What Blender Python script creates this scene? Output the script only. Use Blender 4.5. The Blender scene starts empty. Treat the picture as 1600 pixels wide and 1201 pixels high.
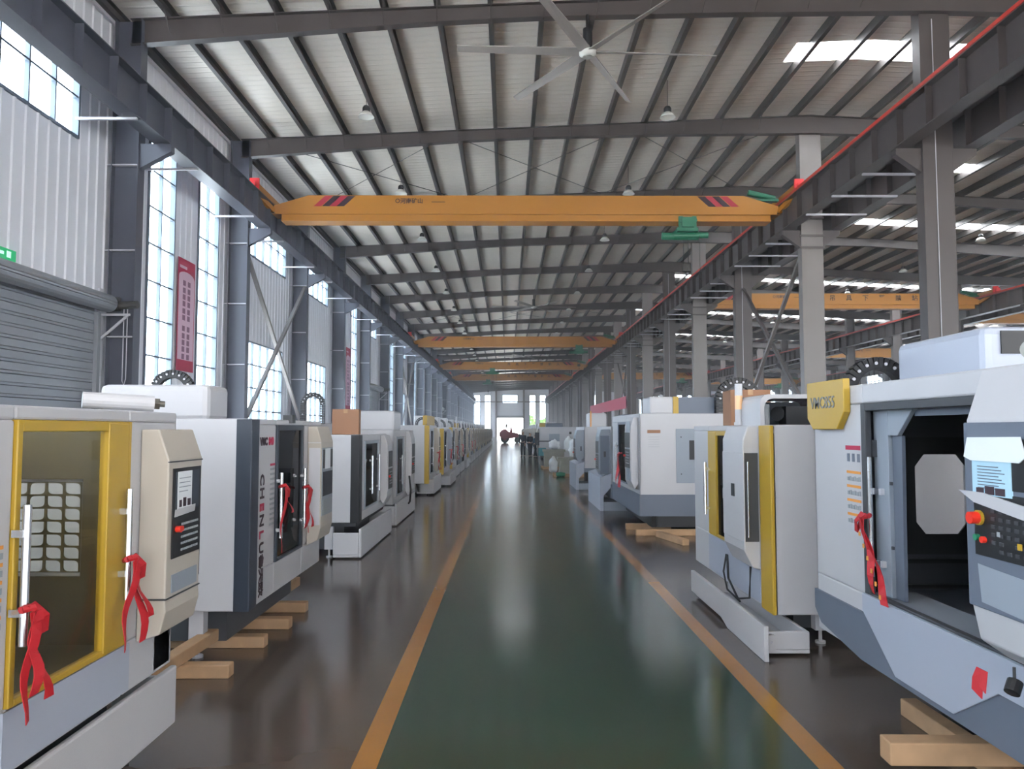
import bpy, bmesh, math, random
from mathutils import Vector, Matrix
random.seed(7)
SC = bpy.context.scene
COL = SC.collection
PI = math.pi
# ------------------------------------------------------------------ camera, sky, sun, exposure
CH = 1.9                                   # camera height
F = 1200.0                                 # focal length in px of the 1600 px frame
cam_d = bpy.data.cameras.new('camera')
cam_d.sensor_width = 36.0; cam_d.lens = 36.0 * F / 1600.0
cam_d.clip_start = 0.05; cam_d.clip_end = 900
cam = bpy.data.objects.new('camera', cam_d); COL.objects.link(cam)
cam.location = (0, 0, CH)
cam.rotation_euler = (math.radians(90 + 3.34), 0, math.radians(-0.315))
SC.camera = cam

world = bpy.data.worlds.new('sky'); SC.world = world; world.use_nodes = True
wn = world.node_tree.nodes; wl = world.node_tree.links; wn.clear()
wo = wn.new('ShaderNodeOutputWorld'); wb = wn.new('ShaderNodeBackground')
wb.inputs[0].default_value = (0.92, 0.955, 1.0, 1); wb.inputs[1].default_value = 9.0
wl.new(wb.outputs[0], wo.inputs[0])
sun_d = bpy.data.lights.new('sun', 'SUN'); sun_d.energy = 45.0; sun_d.angle = math.radians(3)
sun_d.color = (1.0, 0.96, 0.9)
sun = bpy.data.objects.new('sun', sun_d); COL.objects.link(sun)
sun.rotation_euler = (math.radians(-32), 0, 0)    # shines towards -Y, high
SC.view_settings.view_transform = 'Standard'; SC.view_settings.look = 'None'
SC.view_settings.gamma = 1; SC.view_settings.use_curve_mapping = False
SC.view_settings.exposure = 0.55
try:
    SC.cycles.max_bounces = 10; SC.cycles.diffuse_bounces = 6; SC.cycles.glossy_bounces = 3
    SC.cycles.transparent_max_bounces = 12; SC.cycles.sample_clamp_indirect = 8
    SC.cycles.caustics_reflective = False; SC.cycles.caustics_refractive = False
except Exception: pass

# ------------------------------------------------------------------ materials
def lin(c):
    c = c / 255.0
    return c / 12.92 if c <= 0.04045 else ((c + 0.055) / 1.055) ** 2.4
def rgb(r, g, b): return (lin(r), lin(g), lin(b), 1)
def mat(name, col, rough=0.5, metal=0.0, noise=0.0, scale=3.0, bump=0.0, emit=None, estr=1.0):
    m = bpy.data.materials.new(name); m.use_nodes = True
    nt = m.node_tree; b = nt.nodes['Principled BSDF']
    b.inputs['Base Color'].default_value = rgb(*col); b.inputs['Roughness'].default_value = rough
    b.inputs['Metallic'].default_value = metal
    if noise or bump:
        tc = nt.nodes.new('ShaderNodeTexCoord'); nz = nt.nodes.new('ShaderNodeTexNoise')
        nz.inputs['Scale'].default_value = scale; nz.inputs['Detail'].default_value = 4
        nt.links.new(tc.outputs['Object'], nz.inputs['Vector'])
        if noise:
            rp = nt.nodes.new('ShaderNodeMapRange')
            rp.inputs[1].default_value = 0.3; rp.inputs[2].default_value = 0.7
            rp.inputs[3].default_value = 1 - noise; rp.inputs[4].default_value = 1 + noise
            mx = nt.nodes.new('ShaderNodeVectorMath'); mx.operation = 'SCALE'
            mx.inputs[0].default_value = rgb(*col)[:3]
            nt.links.new(nz.outputs['Fac'], rp.inputs[0]); nt.links.new(rp.outputs[0], mx.inputs['Scale'])
            nt.links.new(mx.outputs[0], b.inputs['Base Color'])
        if bump:
            bp = nt.nodes.new('ShaderNodeBump'); bp.inputs['Strength'].default_value = bump
            nt.links.new(nz.outputs['Fac'], bp.inputs['Height']); nt.links.new(bp.outputs[0], b.inputs['Normal'])
    if emit:
        b.inputs['Emission Color'].default_value = rgb(*emit); b.inputs['Emission Strength'].default_value = estr
    return m
def glass(name, col, keep, gl=0.08, rough=0.02):
    m = bpy.data.materials.new(name); m.use_nodes = True
    nt = m.node_tree; nt.nodes.clear()
    o = nt.nodes.new('ShaderNodeOutputMaterial'); t = nt.nodes.new('ShaderNodeBsdfTransparent')
    g = nt.nodes.new('ShaderNodeBsdfGlossy'); mx = nt.nodes.new('ShaderNodeMixShader')
    c = rgb(*col); t.inputs[0].default_value = (c[0]*keep, c[1]*keep, c[2]*keep, 1)
    g.inputs['Roughness'].default_value = rough; mx.inputs[0].default_value = gl
    nt.links.new(t.outputs[0], mx.inputs[1]); nt.links.new(g.outputs[0], mx.inputs[2]); nt.links.new(mx.outputs[0], o.inputs[0])
    return m
M = {
 'white': mat('white_paint', (184, 183, 186), 0.38, noise=.02), 'cream': mat('cream_paint', (182, 174, 163), 0.42, noise=.02),
 'bluewhite': mat('pale_blue_grey_paint', (164, 170, 184), 0.4), 'slate': mat('slate_grey_paint', (98, 106, 120), 0.45, noise=.03),
 'navy': mat('dark_navy_paint', (42, 50, 62), 0.4), 'black': mat('black_paint', (22, 23, 26), 0.45),
 'yellow': mat('yellow_paint', (180, 146, 44), 0.4), 'dkgrey': mat('dark_grey', (62, 64, 68), 0.5),
 'panelgrey': mat('panel_grey', (142, 150, 160), 0.45), 'chrome': mat('brushed_steel', (205, 207, 210), 0.25, 0.9),
 'iron': mat('cast_iron', (70, 68, 64), 0.6, 0.3, noise=.1), 'brass': mat('fitting_metal', (120, 118, 112), 0.35, 0.8),
 'wood': mat('raw_pine', (172, 138, 104), 0.75, noise=.16, scale=5), 'card': mat('cardboard', (150, 110, 84), 0.8, noise=.04),
 'mauve': mat('mauve_print', (132, 88, 112), .7), 'clearglass': glass('clear_safety_glass', (238, 236, 228), 1.0, .05),
 'red': mat('red_ribbon_cloth', (182, 28, 38), 0.6), 'crimson': mat('crimson_print', (176, 36, 72), 0.6),
 'pink': mat('pale_pink_print', (214, 178, 196), 0.7), 'ink': mat('dark_print', (60, 44, 52), 0.7), 'gold': mat('gold_print', (224, 150, 70), 0.6),
 'paper': mat('paper', (222, 226, 230), 0.7), 'paperblue': mat('pale_blue_paper', (172, 206, 222), 0.7),
 'redbtn': mat('red_plastic', (224, 52, 36), 0.35), 'greenbtn': mat('green_plastic', (40, 130, 92), 0.4), 'keys': mat('grey_keys', (150, 154, 158), 0.5),
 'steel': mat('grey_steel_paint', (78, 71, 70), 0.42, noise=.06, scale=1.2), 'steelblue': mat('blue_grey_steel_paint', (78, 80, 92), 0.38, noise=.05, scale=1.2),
 'pale_lit_steel': mat('pale_and_lit_grey_steel', (120, 114, 112), 0.35, noise=.06, scale=1.2), 'purlin': mat('purlin_paint', (78, 74, 72), 0.45, 0.2),
 'plate': mat('pale_plate', (196, 196, 202), 0.4), 'orange': mat('orange_crane_paint', (182, 122, 38), 0.42, noise=.03, scale=.6),
 'craneblack': mat('black_stripe', (50, 28, 40), 0.5), 'cranered': mat('red_stripe', (176, 36, 60), 0.5), 'buffer': mat('red_buffer', (214, 40, 44), 0.5),
 'rail': mat('red_conductor_rail', (196, 58, 46), 0.45), 'green': mat('green_hoist_paint', (36, 112, 84), 0.45),
 'wall': mat('white_sheet_wall', (218, 219, 226), 0.45), 'shutter': mat('grey_shutter', (150, 153, 158), 0.4, 0.3), 'frame': mat('window_frame', (96, 108, 120), 0.45),
 'lampwhite': mat('lamp_dish', (226, 226, 220), 0.35), 'concrete': mat('outdoor_concrete', (196, 194, 190), 0.9, noise=.05, scale=.4),
 'skin': mat('skin', (196, 150, 122), 0.6), 'cloth_dark': mat('dark_work_cloth', (38, 42, 54), 0.85), 'cloth_blue': mat('teal_work_cloth', (52, 92, 110), 0.85),
 'hair': mat('black_hair', (20, 18, 18), 0.6), 'shoe': mat('black_shoe', (24, 24, 24), 0.5),
 'vehred': mat('red_vehicle_paint', (160, 34, 52), 0.4), 'rubber': mat('rubber', (32, 32, 34), 0.8), 'wrap': mat('white_plastic_wrap', (208, 212, 214), 0.35, noise=.08, scale=4, bump=.3),
 'sack': mat('grey_casting', (150, 148, 136), 0.7, noise=.12), 'leaf': mat('tree_leaf', (120, 160, 70), 0.8, noise=.25, scale=1.5), 'bark': mat('tree_bark', (90, 76, 60), 0.9),
 'teal': mat('teal_paint', (52, 132, 142), 0.5), 'brown': mat('brown_steel', (104, 92, 90), 0.5), 'exit': mat('exit_green', (30, 140, 90), 0.5, emit=(40, 190, 120), estr=.35),
 'exitw': mat('exit_pale', (200, 240, 220), 0.5, emit=(190, 240, 215), estr=.5), 'amber': mat('amber_lens', (240, 190, 140), 0.3), 'olive': mat('olive_interior', (104, 94, 60), 0.5),
 'wall_glass': glass('window_glass', (240, 248, 255), 1.0, .06), 'smoke': glass('smoked_glass', (196, 190, 172), .8, .05), 'darkglass': glass('dark_tinted_glass', (62, 74, 86), .7, .10),
 'doorglass': glass('blue_tinted_glass', (66, 82, 100), .8, .12),
}
# translucent roof light sheet
def translucent():
    m = bpy.data.materials.new('translucent_roof_sheet'); m.use_nodes = True
    nt = m.node_tree; nt.nodes.clear(); o = nt.nodes.new('ShaderNodeOutputMaterial')
    a = nt.nodes.new('ShaderNodeBsdfTranslucent'); a.inputs[0].default_value = (.95, .97, 1, 1)
    t = nt.nodes.new('ShaderNodeBsdfTransparent'); t.inputs[0].default_value = (.9, .93, .97, 1)
    mx = nt.nodes.new('ShaderNodeMixShader'); mx.inputs[0].default_value = .35
    nt.links.new(a.outputs[0], mx.inputs[1]); nt.links.new(t.outputs[0], mx.inputs[2]); nt.links.new(mx.outputs[0], o.inputs[0])
    return m
M['roofglass'] = translucent()
def ribbed(name, col, axis, period, strength, rough=.45, metal=0.0):
    m = bpy.data.materials.new(name); m.use_nodes = True
    nt = m.node_tree; b = nt.nodes['Principled BSDF']; L = nt.links.new
    b.inputs['Base Color'].default_value = rgb(*col); b.inputs['Roughness'].default_value = rough; b.inputs['Metallic'].default_value = metal
    tc = nt.nodes.new('ShaderNodeTexCoord'); w = nt.nodes.new('ShaderNodeTexWave')
    w.wave_type = 'BANDS'; w.bands_direction = axis; w.wave_profile = 'SIN'
    w.inputs['Scale'].default_value = 2 * PI / (20 * period); w.inputs['Distortion'].default_value = 0
    r = nt.nodes.new('ShaderNodeValToRGB'); r.color_ramp.elements[0].position = .72; r.color_ramp.elements[1].position = .92
    bp = nt.nodes.new('ShaderNodeBump'); bp.inputs['Strength'].default_value = strength; bp.inputs['Distance'].default_value = .05
    L(tc.outputs['Object'], w.inputs['Vector']); L(w.outputs['Fac'], r.inputs[0]); L(r.outputs[0], bp.inputs['Height']); L(bp.outputs[0], b.inputs['Normal'])
    nz = nt.nodes.new('ShaderNodeTexNoise'); nz.inputs['Scale'].default_value = .35; L(tc.outputs['Object'], nz.inputs['Vector'])
    mr = nt.nodes.new('ShaderNodeMapRange'); mr.inputs[3].default_value = .9; mr.inputs[4].default_value = 1.08
    vm = nt.nodes.new('ShaderNodeVectorMath'); vm.operation = 'SCALE'; vm.inputs[0].default_value = rgb(*col)[:3]
    L(nz.outputs['Fac'], mr.inputs[0]); L(mr.outputs[0], vm.inputs['Scale']); L(vm.outputs[0], b.inputs['Base Color'])
    return m
M['roof'] = ribbed('roof_sheet', (240, 232, 222), 'Y', .3, .5, .36, .05)
M['shutter_r'] = ribbed('shutter_slats', (150, 153, 158), 'Z', .22, .9, .35, .3)
M['exting'] = M['red']
# floor: dark grey epoxy, green aisle, yellow tape lines
XL, XR = -0.809, 1.818
def floor_mat():
    m = bpy.data.materials.new('epoxy_floor'); m.use_nodes = True
    nt = m.node_tree; b = nt.nodes['Principled BSDF']; L = nt.links.new
    tc = nt.nodes.new('ShaderNodeTexCoord'); sp = nt.nodes.new('ShaderNodeSeparateXYZ'); L(tc.outputs['Object'], sp.inputs[0])
    def band(a, c):                                             # 1 inside a<x<c
        g = nt.nodes.new('ShaderNodeMath'); g.operation = 'GREATER_THAN'; g.inputs[1].default_value = a; L(sp.outputs['X'], g.inputs[0])
        l = nt.nodes.new('ShaderNodeMath'); l.operation = 'LESS_THAN'; l.inputs[1].default_value = c; L(sp.outputs['X'], l.inputs[0])
        p = nt.nodes.new('ShaderNodeMath'); p.operation = 'MULTIPLY'; L(g.outputs[0], p.inputs[0]); L(l.outputs[0], p.inputs[1]); return p
    n1 = nt.nodes.new('ShaderNodeTexNoise'); n1.inputs['Scale'].default_value = .6; n1.inputs['Detail'].default_value = 5; L(tc.outputs['Object'], n1.inputs['Vector'])
    def ramp(c0, c1):
        r = nt.nodes.new('ShaderNodeValToRGB'); r.color_ramp.elements[0].position = .3; r.color_ramp.elements[1].position = .7
        r.color_ramp.elements[0].color = rgb(*c0); r.color_ramp.elements[1].color = rgb(*c1); L(n1.outputs['Fac'], r.inputs[0]); return r
    gy = ramp((72, 62, 54), (84, 73, 64)); gr = ramp((34, 56, 45), (42, 66, 53)); ye = ramp((150, 100, 42), (166, 116, 54))
    def mix(f, a, c):
        x = nt.nodes.new('ShaderNodeMix'); x.data_type = 'RGBA'; L(f.outputs[0], x.inputs[0]); L(a, x.inputs[6]); L(c, x.inputs[7]); return x.outputs[2]
    c = mix(band(XL, XR), gy.outputs[0], gr.outputs[0])
    c = mix(band(XL - .072, XL + .072), c, ye.outputs[0]); c = mix(band(XR - .072, XR + .072), c, ye.outputs[0])
    L(c, b.inputs['Base Color'])
    n2 = nt.nodes.new('ShaderNodeTexNoise'); n2.inputs['Scale'].default_value = 1.1; n2.inputs['Detail'].default_value = 3; L(tc.outputs['Object'], n2.inputs['Vector'])
    mr = nt.nodes.new('ShaderNodeMapRange'); mr.inputs[3].default_value = .12; mr.inputs[4].default_value = .2; L(n2.outputs['Fac'], mr.inputs[0]); L(mr.outputs[0], b.inputs['Roughness'])
    mp = nt.nodes.new('ShaderNodeMapping'); mp.inputs['Scale'].default_value = (.5, 1.6, 1); L(tc.outputs['Object'], mp.inputs[0])
    n3 = nt.nodes.new('ShaderNodeTexNoise'); n3.inputs['Scale'].default_value = .9; n3.inputs['Detail'].default_value = 1; L(mp.outputs[0], n3.inputs['Vector'])
    bp = nt.nodes.new('ShaderNodeBump'); bp.inputs['Strength'].default_value = .05; bp.inputs['Distance'].default_value = .02; L(n3.outputs['Fac'], bp.inputs['Height']); L(bp.outputs[0], b.inputs['Normal'])
    b.inputs['Specular IOR Level'].default_value = .55
    return m
M['floor'] = floor_mat()

# ------------------------------------------------------------------ mesh helpers
class MB:
    def __init__(s): s.v = []; s.f = []; s.m = []
    def add(s, vs, fs, mi=0):
        o = len(s.v); s.v += [tuple(p) for p in vs]
        for f in fs: s.f.append(tuple(o + i for i in f)); s.m.append(mi)
        return s
    def box(s, x0, x1, y0, y1, z0, z1, mi=0):
        if x0 > x1: x0, x1 = x1, x0
        if y0 > y1: y0, y1 = y1, y0
        if z0 > z1: z0, z1 = z1, z0
        return s.add([(x0,y0,z0),(x1,y0,z0),(x1,y1,z0),(x0,y1,z0),(x0,y0,z1),(x1,y0,z1),(x1,y1,z1),(x0,y1,z1)],
              [(0,3,2,1),(4,5,6,7),(0,1,5,4),(1,2,6,5),(2,3,7,6),(3,0,4,7)], mi)
    def prism(s, pts, axis, a, b, mi=0):                        # polygon in the other two axes, extruded a..b
        def P(u, w, t): return (t, u, w) if axis == 'x' else ((u, t, w) if axis == 'y' else (u, w, t))
        n = len(pts); A = sum(pts[i][0]*pts[(i+1)%n][1]-pts[(i+1)%n][0]*pts[i][1] for i in range(n))
        if (A < 0) != (axis == 'y'): pts = pts[::-1]
        vs = [P(u, w, a) for u, w in pts] + [P(u, w, b) for u, w in pts]
        fl = (a < b)
        fs = [tuple(range(n))[::-1] if fl else tuple(range(n)), tuple(range(n, 2*n)) if fl else tuple(range(n, 2*n))[::-1]]
        for i in range(n):
            j = (i+1) % n; q = (i, j, n+j, n+i); fs.append(q if fl else q[::-1])
        return s.add(vs, fs, mi)
    def cyl(s, p0, p1, r, n=12, r2=None, mi=0, caps=True):
        p0 = Vector(p0); p1 = Vector(p1); r2 = r if r2 is None else r2
        d = (p1 - p0).normalized(); a = Vector((0,0,1)) if abs(d.z) < .9 else Vector((1,0,0))
        u = d.cross(a).normalized(); w = d.cross(u)
        vs = [p0 + (u*math.cos(2*PI*i/n) + w*math.sin(2*PI*i/n))*r for i in range(n)] + [p1 + (u*math.cos(2*PI*i/n) + w*math.sin(2*PI*i/n))*r2 for i in range(n)]
        fs = [(i, (i+1)%n, n+(i+1)%n, n+i) for i in range(n)]
        if caps: fs += [tuple(range(n))[::-1], tuple(range(n, 2*n))]
        return s.add(vs, fs, mi)
    def bar(s, p0, p1, w, h, mi=0, up=(0,0,1)):
        p0 = Vector(p0); p1 = Vector(p1); d = (p1-p0).normalized(); u = d.cross(Vector(up))
        if u.length < 1e-4: u = d.cross(Vector((1,0,0)))
        u.normalize(); q = u.cross(d).normalized()
        c = [(-1,-1),(1,-1),(1,1),(-1,1)]
        vs = [p0+u*a*w/2+q*b*h/2 for a,b in c]+[p1+u*a*w/2+q*b*h/2 for a,b in c]
        return s.add(vs, [(0,3,2,1),(4,5,6,7),(0,1,5,4),(1,2,6,5),(2,3,7,6),(3,0,4,7)], mi)
    def tube(s, pts, r, n=8, mi=0):
        pts = [Vector(p) for p in pts]; rings = []
        for i, p in enumerate(pts):
            d = (pts[min(i+1,len(pts)-1)] - pts[max(i-1,0)]).normalized()
            a = Vector((0,0,1)) if abs(d.z) < .95 else Vector((0,1,0)); u = d.cross(a).normalized(); w = d.cross(u)
            rings.append([p + (u*math.cos(2*PI*k/n)+w*math.sin(2*PI*k/n))*r for k in range(n)])
        vs = [q for R in rings for q in R]; fs = []
        for i in range(len(pts)-1):
            for k in range(n): fs.append((i*n+k, i*n+(k+1)%n, (i+1)*n+(k+1)%n, (i+1)*n+k))
        fs += [tuple(range(n))[::-1], tuple(range((len(pts)-1)*n, len(pts)*n))]
        return s.add(vs, fs, mi)
    def lathe(s, prof, c=(0,0,0), n=20, mi=0):
        vs = []; fs = []
        for r, z in prof:
            for k in range(n): vs.append((c[0]+r*math.cos(2*PI*k/n), c[1]+r*math.sin(2*PI*k/n), c[2]+z))
        for i in range(len(prof)-1):
            for k in range(n): fs.append((i*n+k, i*n+(k+1)%n, (i+1)*n+(k+1)%n, (i+1)*n+k))
        return s.add(vs, fs, mi)
    def strip(s, pts, wid, th=.004, mi=0):                      # a ribbon: list of (point, width vector)
        vs = []; fs = []
        for p, w in pts:
            p = Vector(p); w = Vector(w)
            nrm = Vector((1,0,0)) if abs(w.normalized().x) < .8 else Vector((0,1,0))
            for sg in (1, -1):
                vs += [p - w*wid/2 + nrm*th*sg/2, p + w*wid/2 + nrm*th*sg/2]
        for i in range(len(pts)-1):
            a = i*4; b = a+4
            fs += [(a,a+1,b+1,b),(a+2,b+2,b+3,a+3),(a,b,b+2,a+2),(a+1,a+3,b+3,b+1)]
        e = (len(pts)-1)*4
        fs += [(0,2,3,1),(e,e+1,e+3,e+2)]
        return s.add(vs, fs, mi)
    def mesh(s, name):
        me = bpy.data.meshes.new(name); me.from_pydata(s.v, [], s.f); me.update(); return me
    def build(s, name, mats, parent=None, bevel=0, smooth=False, fix=False, stuff=False):
        me = s.mesh(name)
        if not isinstance(mats, (list, tuple)): mats = [mats]
        for m in mats: me.materials.append(M[m])
        if len(mats) > 1: me.polygons.foreach_set('material_index', s.m)
        if fix:
            bm = bmesh.new(); bm.from_mesh(me); bmesh.ops.recalc_face_normals(bm, faces=bm.faces); bm.to_mesh(me); bm.free()
        if smooth: me.polygons.foreach_set('use_smooth', [True]*len(me.polygons))
        o = bpy.data.objects.new(name, me); COL.objects.link(o)
        if parent: o.parent = parent
        if name in ('keys', 'pale_keys', 'label_text', 'warning_text', 'printed_lines'): o['kind'] = 'stuff'
        if bevel:
            b = o.modifiers.new('bevel', 'BEVEL'); b.width = bevel; b.segments = 2; b.limit_method = 'ANGLE'; b.angle_limit = math.radians(40)
        return o
def tag(o, label=None, cat=None, group=None, kind=None):
    if label: o['label'] = label
    if cat: o['category'] = cat
    if group: o['group'] = group
    if kind: o['kind'] = kind
    return o
def empty(name, loc, rz=0, label=None, cat=None, group=None):
    o = bpy.data.objects.new(name, None); o.empty_display_size = .2; COL.objects.link(o)
    o.location = loc; o.rotation_euler = (0, 0, rz); return tag(o, label, cat, group)
def struct(o): o['kind'] = 'structure'; return o
def at(o, x, y, z=0, rz=0): o.location = (x, y, z); o.rotation_euler = (0, 0, rz); return o
def copy_tree(o, parent=None):
    c = o.copy(); COL.objects.link(c); c.parent = parent
    for ch in list(o.children): copy_tree(ch, c)
    return c
def text(name, s, size, m, parent, loc, rot, ext=.002, sx=1.0, bold=0.0):
    cu = bpy.data.curves.new(name, 'FONT'); cu.body = s; cu.size = size; cu.extrude = ext; cu.offset = bold
    cu.align_x = 'CENTER'; cu.align_y = 'CENTER'; cu.resolution_u = 2
    t = bpy.data.objects.new('tmp', cu); COL.objects.link(t)
    dg = bpy.context.evaluated_depsgraph_get(); dg.update()
    me = bpy.data.meshes.new_from_object(t.evaluated_get(dg)); bpy.data.objects.remove(t); bpy.data.curves.remove(cu)
    me.materials.clear(); me.materials.append(M[m]); me.name = name
    o = bpy.data.objects.new(name, me); COL.objects.link(o); o.parent = parent
    o.location = loc; o.rotation_euler = rot; o.scale = (sx, 1, 1); return o
ORD = ['first','second','third','fourth','fifth','sixth','seventh','eighth','ninth','tenth','eleventh','twelfth','thirteenth','fourteenth','fifteenth','sixteenth','seventeenth','eighteenth','nineteenth','twentieth',
       'twenty-first','twenty-second','twenty-third','twenty-fourth','twenty-fifth','twenty-sixth'] + ['twenty-seventh','twenty-eighth','twenty-ninth','thirtieth'] + [t+'-'+o if o != 'th' else t+'ieth' for t, os_ in (('thirty',('first','second','third','fourth','fifth','sixth','seventh','eighth','ninth')),) for o in os_] + ['fortieth'] + ['forty-'+o for o in ('first','second','third','fourth','fifth','sixth','seventh','eighth','ninth')]

# ------------------------------------------------------------------ building shell
BAY = 7.5; YC0 = 10.15; NB = 24; YEND = YC0 + BAY*NB            # far gable at about 190 m
XWL = -9.3; XCL = -8.56; XCR = 9.77; XWR = 46.5
RIDGE = 10.14
def zr(x):                                                      # top of the rafters
    return 11.52 + .0455*(x + 9) if x < RIDGE else 11.52 + .0455*(RIDGE + 9) - .0455*(x - RIDGE)
def wall_cells(us, ws, holes):
    cells = []
    for i in range(len(us)-1):
        for j in range(len(ws)-1):
            cu = (us[i]+us[i+1])/2; cw = (ws[j]+ws[j+1])/2
            if not any(a < cu < b and c < cw < d for a, b, c, d in holes): cells.append((us[i], us[i+1], ws[j], ws[j+1]))
    return cells
struct(MB().box(-160, 260, -200, 400, -.5, -.2).build('ground_outside', 'concrete'))
struct(MB().box(-60, 120, YEND + .3, 320, -.2, -.02).build('yard_outside', 'concrete'))
YBK = -12.0
struct(MB().box(XWL-.2, XWR+.2, YBK, YEND+.25, -.25, 0).build('floor', 'floor'))

# left wall openings, bay by bay.  T = two tall windows, U = upper and lower window, D = shutter door with upper window
patt = {-3:'T',-2:'U',-1:'T',0:'D',1:'T',2:'U',3:'U',4:'T',5:'D',6:'T',7:'U',8:'T',9:'T',10:'U',11:'T',12:'D',13:'T',14:'T',15:'T',16:'U',17:'T',18:'T',19:'T',20:'T',21:'T',22:'T',23:'T'}
holes = []; wins = []
for k in range(-3, NB):
    y = YC0 + BAY*k; p = patt[k]
    if p == 'T': wl_ = [(y+1.9, y+3.5, .9, 10.6), (y+5.1, y+6.7, .9, 10.6)]
    elif p == 'U': wl_ = [(y+1.0, y+6.6, 8.15, 9.95), (y+1.0, y+6.3, .9, 5.07)]
    else: wl_ = [(y+.95, y+6.15, 8.15, 9.95)]
    for w in wl_: holes.append(w); wins.append(w)
    if p == 'D': holes.append((y+1.2, y+7.0, 0, 4.6))
us = sorted({YBK, YEND} | {h[0] for h in holes} | {h[1] for h in holes})
wl_m = MB()
ztop = zr(XWL) + .15
for a, b, c, d in wall_cells(us, [0, .9, 4.6, 5.07, 8.15, 9.95, 10.6, ztop], holes): wl_m.box(XWL-.08, XWL, a, b, c, d)
y = 9.0
while y < 100:                                                  # raised vertical ribs of the sheet cladding
    segs = [(0, ztop)]
    for a, b, c, d in holes:
        if a - .06 < y < b + .06:
            ns = []
            for s0, s1 in segs:
                if c <= s0 and d >= s1: continue
                if s0 < c: ns.append((s0, min(s1, c)))
                if s1 > d: ns.append((max(s0, d), s1))
                if c >= s1 or d <= s0: ns = ns if ns else [(s0, s1)]
            segs = ns
    for s0, s1 in segs:
        if s1 - s0 > .05: wl_m.prism([(XWL, y-.05), (XWL+.028, y-.022), (XWL+.028, y+.022), (XWL, y+.05)], 'z', s0, s1)
    y += .37
struct(wl_m.build('wall_left', 'wall', fix=True))
def window(idx, x, y0, y1, z0, z1, cols, rowh, first=0):
    f = MB(); t = .06; X0, X1 = x-.1, x+.05
    f.box(X0, X1, y0, y0+t, z0, z1); f.box(X0, X1, y1-t, y1, z0, z1); f.box(X0, X1, y0, y1, z0, z0+t); f.box(X0, X1, y0, y1, z1-t, z1)
    for c in range(1, cols): yy = y0 + (y1-y0)*c/cols; f.box(X0+.03, X1-.02, yy-.022, yy+.022, z0, z1)
    n = max(1, round((z1-z0)/rowh))
    for r in range(1, n): zz = z0 + (z1-z0)*r/n; f.box(X0+.03, X1-.02, y0, y1, zz-.022, zz+.022)
    o = struct(f.build('window_%d' % idx, 'frame'))
    MB().box(x-.055, x-.045, y0+.01, y1-.01, z0+.01, z1-.01).build('pane', 'wall_glass', o)
    return o
for i, (a, b, c, d) in enumerate(wins): window(i+1, XWL, a, b, c, d, 2 if b-a < 2 else 6, .97 if b-a < 2 else .92)
# shutter doors on the left wall
for n, k in enumerate([k for k in range(NB) if patt[k] == 'D']):
    y = YC0 + BAY*k
    d = struct(MB().box(XWL-.03, XWL+.03, y+1.2, y+7.0, 0, 4.65).build('door_%d' % (n+1), 'shutter_r'))
    MB().box(XWL, XWL+.12, y+7.0, y+7.12, 0, 4.53).box(XWL, XWL+.12, y+1.08, y+1.2, 0, 4.53).build('guide_rail', 'shutter', d)
    MB().cyl((XWL+.27, y+.9, 4.74), (XWL+.27, y+7.15, 4.74), .2, 20).build('shutter_roll', 'shutter_r', d)
    MB().bar((XWL+.05, y+7.25, 4.5), (XWL+.7, y+7.25, 4.5), .05, .05).bar((XWL+.05, y+7.25, 3.95), (XWL+.65, y+7.25, 4.48), .04, .05).box(XWL, XWL+.05, y+7.17, y+7.35, 3.1, 5.1).build('bracket', 'plate', d)
    if n < 2:
        mo = MB().cyl((XWL+.42, y+7.3, 4.72), (XWL+.85, y+7.3, 4.74), .09, 12).box(XWL+.25, XWL+.45, y+7.2, y+7.34, 4.6, 4.9).build('drive_motor', 'iron', d)
        MB().tube([(XWL+.5, y+7.38, 4.7), (XWL+.5, y+7.38, 3.0), (XWL+.54, y+7.38, 2.9), (XWL+.58, y+7.38, 3.05), (XWL+.58, y+7.38, 4.7)], .012, 5).build('pull_chain', 'plate', d)

# roof sheets with openings for the translucent strips
sky = []                                                        # x0,x1,y0,y1
for yy in (20.6, 28.5): sky += [(8.0 if yy < 22 else 16, 44, yy, yy+1.15)]
sky = [(8.0, 44.0, 20.6, 21.7)] + [(11.5, 44.0, y, y+1.0) for y in (37.4, 52.5, 67.5, 82.5, 97.5, 112, 127, 142, 157, 172)] + [(14.5, 18.5, 29.5, 30.5)]
sky += [(-.9, 1.55, y, y+.9) for y in (57.5, 65.0, 72.5)]  # added sheets over the aisle, standing in for bright reflected patches
ys = sorted({YBK, YEND+.3} | {s[2] for s in sky} | {s[3] for s in sky})
xs = sorted({XWL-.3, RIDGE, XWR+.3} | {s[0] for s in sky} | {s[1] for s in sky})
cl = MB()
for a, b, c, d in wall_cells(xs, ys, sky):
    z0, z1 = zr(a)+.26, zr(b)+.26
    cl.add([(a,c,z0),(b,c,z1),(b,d,z1),(a,d,z0),(a,c,z0+.07),(b,c,z1+.07),(b,d,z1+.07),(a,d,z0+.07)],[(0,3,2,1),(4,5,6,7),(0,1,5,4),(1,2,6,5),(2,3,7,6),(3,0,4,7)])
struct(cl.build('ceiling', 'roof'))
rl = MB()
for x0, x1, c, d in sky:
    pr = [x0] + ([RIDGE] if x0 < RIDGE < x1 else []) + [x1]
    for a, b in zip(pr[:-1], pr[1:]):
        z0, z1 = zr(a)+.28, zr(b)+.28
        rl.add([(a,c,z0),(b,c,z1),(b,d,z1),(a,d,z0),(a,c,z0+.02),(b,c,z1+.02),(b,d,z1+.02),(a,d,z0+.02)],[(0,3,2,1),(4,5,6,7),(0,1,5,4),(1,2,6,5),(2,3,7,6),(3,0,4,7)])
struct(rl.build('ceiling_light_and_reflection_sheet', 'roofglass'))

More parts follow.
